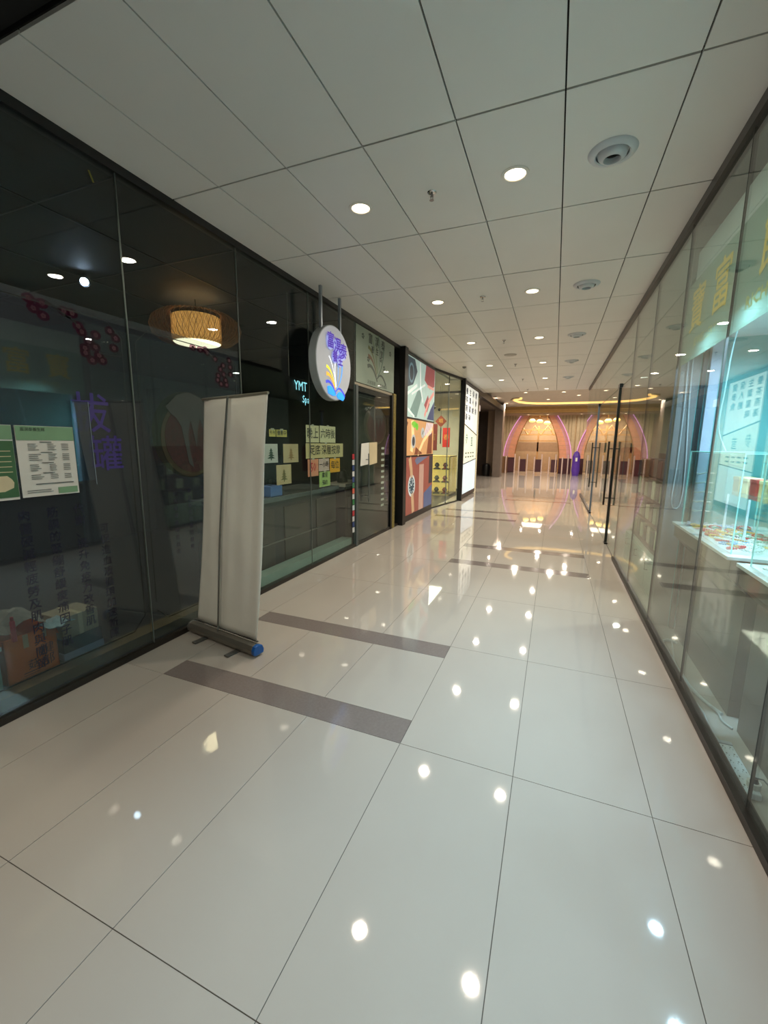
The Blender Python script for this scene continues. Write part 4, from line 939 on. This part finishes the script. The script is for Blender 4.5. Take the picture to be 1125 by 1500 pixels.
b = MB(); b.prism([bp(-.028, s_, z) for s_, z in prof], (d2 * .022).to_3d()); b.build('end_cap', mat('grey_plastic_cap', (96, 96, 92), .4), t, bevel=.006)
for u in (.27, .78): MB().prism([bp(u - .03, -.05, .002), bp(u + .03, -.05, .002), bp(u + .03, .15, .002), bp(u - .03, .15, .002)], (0, 0, .012)).build('foot', mat('foot_grey', (98, 98, 94), .4, .4), t, bevel=.003)
# fabric with gentle folds and curled edges, narrower at its left top
n, m_ = 36, 30; b = MB()
# fabric leans: bottom spans u .04..0.99, top spans u .12..1.02 with z 1.985..2.01
for j in range(m_ + 1):
    q = j / m_; z = .10 + q * 1.885
    for i in range(n + 1):
        s_ = i / n; u = .04 + .94 * s_ + q * (.32 - .05 * s_)
        fold = .010 * math.sin(s_ * 9 + q * 2) + .006 * math.sin(s_ * 23 + q) + .012 * math.exp(-((s_ - .46) / .05) ** 2) * (1 - q * .3)
        curl = .028 * math.exp(-((1 - s_) / .035)) + .020 * math.exp(-(s_ / .03))
        off = -.02 - fold * (0.3 + .7 * math.sin(q * PI) if True else 1) - curl * math.sin(min(1, q * 1.3) * PI * .9) + .028 * math.exp(-((1 - s_) / .035)) * 0
        p = bp(u, off, z + .012 * s_ * q); b.v.append(p)
for j in range(m_):
    for i in range(n): a = j * (n + 1) + i; b.f.append((a, a + 1, a + n + 2, a + n + 1))
fabric = mat('banner_cloth', (242, 239, 228), .75, var=.03, scale=5)
o = b.build('banner_sheet', fabric, t, smooth=True); sdm = o.modifiers.new('thick', 'SOLIDIFY'); sdm.thickness = .0015
MB().cyl(bp(.352, -.02, 1.992), bp(1.262, -.02, 2.006), .010, n=12).build('top_rail', mat('top_rail_alu', (150, 146, 132), .35, .5), t)
MB().tube([bp(.44, .012, .09), bp(.56, .016, .9), bp(.66, .010, 1.5), bp(.75, -.005, 2.0)], .0075, 10).build('support_pole', mat('pole_alu', (128, 128, 122), .3, .6), t)

# ================================================================ FAR HALL
BEI = mat('beige_fluted_wall', (206, 186, 150), .6); 
for q in ((-8, -3.02, 27, 27.3, 0, 3.8), (-3.02, 6.2, 27, 27.3, 3.42, 3.8), (1.02, 1.08, 27.1, 27.3, 0, 3.42), (5.12, 6.2, 27, 27.3, 0, 3.42)): struct(MB().box(*q).build('wall_far', BEI))

# beam and cornice
struct(MB().box(-3.3, 6.2, 25.0, 25.25, 3.44, 3.78).box(-3.3, 6.2, 24.9, 25.0, 3.56, 3.62).build('trim_9', mat('gold_beige_cornice', (206, 170, 110), .5)))
struct(MB().box(-3.3, 6.2, 25.2, 27.0, 3.40, 3.46).build('ceiling', mat('soffit_tan', (170, 146, 116), .6)))
def arch(cx_, label_):
    t = thing('arched_portal', label_, 'portal', (cx_, 26.95, 0))
    hw = lambda z, a, b_, zt: a - (a - b_) * (max(0, z - .9) / (zt - .9)) ** 1.9
    zs = [0, .9] + [.9 + i * .25 for i in range(1, 11)]
    out = [(hw(z, 1.95, 1.05, 3.4)) for z in zs]; inn = [(hw(z, 1.25, .50, 3.4)) for z in zs]
    # beige spandrels filling from the outer curve to the wall
    for sg in (-1, 1):
        b = MB()
        for i in range(len(zs) - 1):
            b.prism([(sg * out[i], 0, zs[i]), (sg * 2.0, 0, zs[i]), (sg * 2.0, 0, zs[i + 1]), (sg * out[i + 1], 0, zs[i + 1])], (0, .08, 0))
        b.build('spandrel', BEI, t)
        for k in range(5):
            x = sg * (1.15 + .17 * k); zz = [z for z, o_ in zip(zs, out) if o_ < abs(x) - .03]
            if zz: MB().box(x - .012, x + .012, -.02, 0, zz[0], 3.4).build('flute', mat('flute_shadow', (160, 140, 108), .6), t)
    PE = mat('peach_panel', (226, 158, 122), .5, emit=.10)  # faint emission imitates the portal lighting on the peach panels
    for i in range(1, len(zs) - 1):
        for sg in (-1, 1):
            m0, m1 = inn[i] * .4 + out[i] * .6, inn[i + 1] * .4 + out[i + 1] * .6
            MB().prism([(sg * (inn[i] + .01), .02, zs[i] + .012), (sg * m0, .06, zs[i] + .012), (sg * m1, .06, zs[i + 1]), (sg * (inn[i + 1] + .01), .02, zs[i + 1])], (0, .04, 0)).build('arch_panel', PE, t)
            MB().prism([(sg * m0, .06, zs[i] + .012), (sg * (out[i] - .05), .10, zs[i] + .012), (sg * (out[i + 1] - .05), .10, zs[i + 1]), (sg * m1, .06, zs[i + 1])], (0, .04, 0)).build('outer_arch_panel', mat('pink_lit_panel', (214, 158, 160), .5, emit=.06), t)  # pink light of the tubes put into the outer panels' colour and glow
    PK = mat('pink_led', (214, 150, 206), .4, emit=.8)
    for sg in (-1, 1): MB().tube([(sg * (o_ - .03), -.02, z) for o_, z in zip(out[1:], zs[1:])], .022, 8).build('light_tube', PK, t)
    for sg in (-1, 1): MB().tube([(sg * i_, 0, z) for i_, z in zip(inn, zs)], .025, 6).build('gold_edge', mat('brass_edge', (190, 140, 80), .35, .6), t)
    for sg in (-1, 1): MB().box(min(sg * 1.25, sg * 1.95), max(sg * 1.25, sg * 1.95), .0, .1, 0, .9).build('plinth_panel', mat('maroon_plinth', (70, 34, 44), .4), t)
    return t
arch(-1.0, 'bell-shaped portal with pink lit edges at the end of the corridor'); arch(3.1, 'second pink lit portal farther right, half hidden by glass')
# shop seen through the portal
struct(MB().box(-4, 6.2, 31, 31.1, 0, 3.8).build('wall_far', mat('warm_far_wall', (190, 160, 126), .7)))
struct(MB().box(-4, 6.2, 27.3, 31, 3.8, 3.9).build('ceiling', mat('warm_far_ceiling', (150, 124, 98), .7)))
struct(MB().box(-4, 6.2, 28.9, 31, -.1, 0.0).build('floor', mat('warm_far_floor', (150, 120, 92), .3)))
area('shop_light', (-.8, 29.2, 3.7), 2, 190, (1, .86, .68), size_y=2)
t = thing('timber_truss', 'golden timber truss and beams inside the portal', 'truss', (-.9, 29.4, 0)); TM = mat('honey_timber', (214, 168, 112), .5)
for x in (-1.2, -.4, .4): MB().tube([(x - .4, 0, 2.3), (x, 0, 2.9), (x + .4, 0, 2.3)], .05, 6).build('rafter', TM, t)
for z in (1.9, 2.3, 2.6): MB().box(-1.7, 1.7, -.05, .05, z, z + .08).build('beam', TM, t)
for x in (-1.6, -.2, 1.3): MB().box(x, x + .1, -.06, .06, 0, 2.9).build('column', TM, t)
MB().box(-1.7, 1.7, -.06, .02, 1.25, 1.85).build('panel', mat('tan_fascia', (186, 156, 126), .6), t)
for i, (x, z) in enumerate(((-.9, 3.1), (-.2, 3.05), (.3, 2.95))):
    t = thing('chandelier', ('left', 'middle', 'right')[i] + ' golden chandelier glowing inside the portal', 'chandelier', (-1.0 + (i - 1) * .45, 28.6, z)); MB().lathe([(.001, .0), (.16, .02), (.2, .10), (.12, .2), (.001, .22)], 18).build('bowl', mat('gold_glow', (255, 214, 110), .4, emit=2.2), t, smooth=True); MB().tube([(0, 0, .2), (0, 0, 3.8 - z)], .01, 6).build('stem', mat('brass_edge', (190, 140, 80), .35, .6), t)
# white poles and maroon barriers
t = thing('shop_barrier', 'row of white poles with maroon panels in front of the portal', 'barrier', (-1.0, 25.9, 0))
for i, x in enumerate((-1.65, -1.15, -.9, -.45, -.05, .35, .75, 1.1, 1.45, 1.75)):
    MB().cyl((x, 0, 0), (x, 0, 1.0 + (.15 if i % 2 else 0)), .035, n=12).build('pole', mat('pinkish_white_pole', (224, 200, 190), .4), t)
for x in (-1.55, -.85, .0, .85): MB().box(x, x + .33, -.02, .02, .12, .85).build('barrier_panel', mat('maroon_panel', (74, 38, 46), .5), t)
for i, x in enumerate((-2.75, 1.9)):
    t = tag(MB().box(-.16, .16, -.15, .15, 0, .95).build('wood_pedestal', mat('brown_pedestal', (126, 92, 60), .5), loc=(x, 26.2, 0), bevel=.01), 'brown wooden pedestal %s the portal' % ('left of', 'right of')[i], 'pedestal'); MB().box(-.19, .19, -.18, .18, .95, 1.0).build('top', mat('tan_fascia', (186, 156, 126), .6), t)
t = thing('purple_figure', 'rounded purple display with a white spot between the two portals', 'display', (1.15, 25.6, 0)); MB().lathe([(.001, 0), (.16, 0), (.22, .3), (.19, .8), (.20, 1.05), (.13, 1.28), (.001, 1.38)], 20).build('body', mat('purple_shell', (84, 50, 150), .4, emit=.12), t, smooth=True); MB().box(-.05, .05, -.23, -.18, .80, 1.0).build('badge', WHITE, t)
# cove ring in the hall ceiling
t = thing('cove_light', 'long oval warm cove light in the far hall ceiling', 'cove light', (1.8, 21.6, 3.77))
ring = [(-3.35, -1.35), (-3.6, -1.15), (-3.72, -.6), (-3.6, .2), (-3.3, .85), (-2.8, 1.25), (-2.0, 1.45), (-.5, 1.5), (1.5, 1.5), (4.0, 1.5)]
MB().tube([(x, y, -.03) for x, y in ring], .05, 8).build('glow_tube', mat('amber_cove', (255, 206, 120), .4, emit=1.5), t); MB().tube([(x * 1.03, y * 1.06, .0) for x, y in ring], .05, 6).build('ring_moulding', mat('hall_mould', (214, 196, 160), .5), t)
hl = [(-2.65, 20.15), (-2.45, 22.9), (-1.26, 18.4), (-.44, 21.4), (.18, 18.6), (.79, 20.0), (1.9, 18.4), (3.0, 22.9)]
hp = thing('hall_downlight', 'x', 'light', (0, 0, 3.78), 'downlights of the far hall ceiling')
MB().lathe([(.075, -.002), (.08, -.01), (.11, -.006), (.115, 0)], 20).build('trim_ring', TRIM, hp); MB().cyl((0, 0, -.003), (0, 0, 0), .076, n=20).build('lens', GL, hp)
names = ['over the dark doorway, nearer', 'over the dark doorway, farther', 'left of the cove light', 'inside the cove oval at left', 'just past the last corridor panels', 'right of the sixth corridor downlight', 'seen above the right glass wall', 'deep right corner of the hall']
for i, (x, y) in enumerate(hl):
    o = hp if i == 0 else dup(hp, (0, 0, 0)); o.location = (x, y, 3.78); o['label'] = 'round hall downlight, ' + names[i]; area('lamp', (0, 0, -.014), .14, 34, WARM, parent=o)
for i, x in enumerate((-1.55, -.5, 1.25)):
    o = dup(hp, (x, 26.0, 3.40)); 
    for ch in list(o.children):
        if ch.type == 'LIGHT': bpy.data.objects.remove(ch)
    o['label'] = 'downlight in the soffit before the portal, %s' % ('left', 'middle', 'right')[i]; area('lamp', (0, 0, -.014), .12, 16, WARM, parent=o)
# left side of the hall: dark opening, column
BRW = mat('dark_brown_wood', (58, 40, 32), .35, var=.15)
struct(MB().box(-2.72, -2.55, 14.78, 22.3, 3.36, 3.60).build('trim_10', mat('dark_bronze', (46, 38, 34), .4)))
struct(MB().box(-7, -2.75, 24.0, 24.1, 0, 3.6).box(-7.1, -7, 16, 24, 0, 3.6).build('wall_left', BRW))
struct(MB().box(-7, -2.72, 16.0, 24.0, 3.45, 3.55).build('ceiling', mat('lobby_ceiling', (96, 84, 76), .6)))
struct(MB().box(-2.95, -2.55, 22.3, 23.1, 0, 3.78).build('wall_column', mat('grey_brown_column', (110, 98, 90), .4)))
struct(MB().box(-3.4, -3.05, 23.1, 27.0, 0, 3.78).build('wall_left', mat('taupe_hall_wall', (150, 128, 108), .6)))
t = thing('lobby_bin', 'black rounded bin inside the dark doorway', 'bin', (-3.35, 22.9, 0)); MB().lathe([(.001, 0), (.2, 0), (.22, .5), (.18, .62), (.001, .64)], 20).build('body', BLACK, t, smooth=True); MB().lathe([(.12, .625), (.13, .66), (.001, .67)], 16).build('lid', mat('bin_lid', (40, 40, 42), .3), t)
t = thing('hanging_sign', 'small lit white sign hanging in the dark doorway', 'sign', (-2.85, 16.6, 2.95)); MB().box(-.04, .04, -.3, .3, 0, .22).build('box', mat('dim_white_sign', (206, 190, 184), .5, emit=.5), t); MB().tube([(0, 0, .22), (0, 0, .50)], .008, 6).build('rod', BLACK, t)
F = Flat('F', (-2.85, 16.6 - .303, 3.06)); 
area('lobby_light', (-4.4, 20.0, 3.42), .5, 12, WARM)
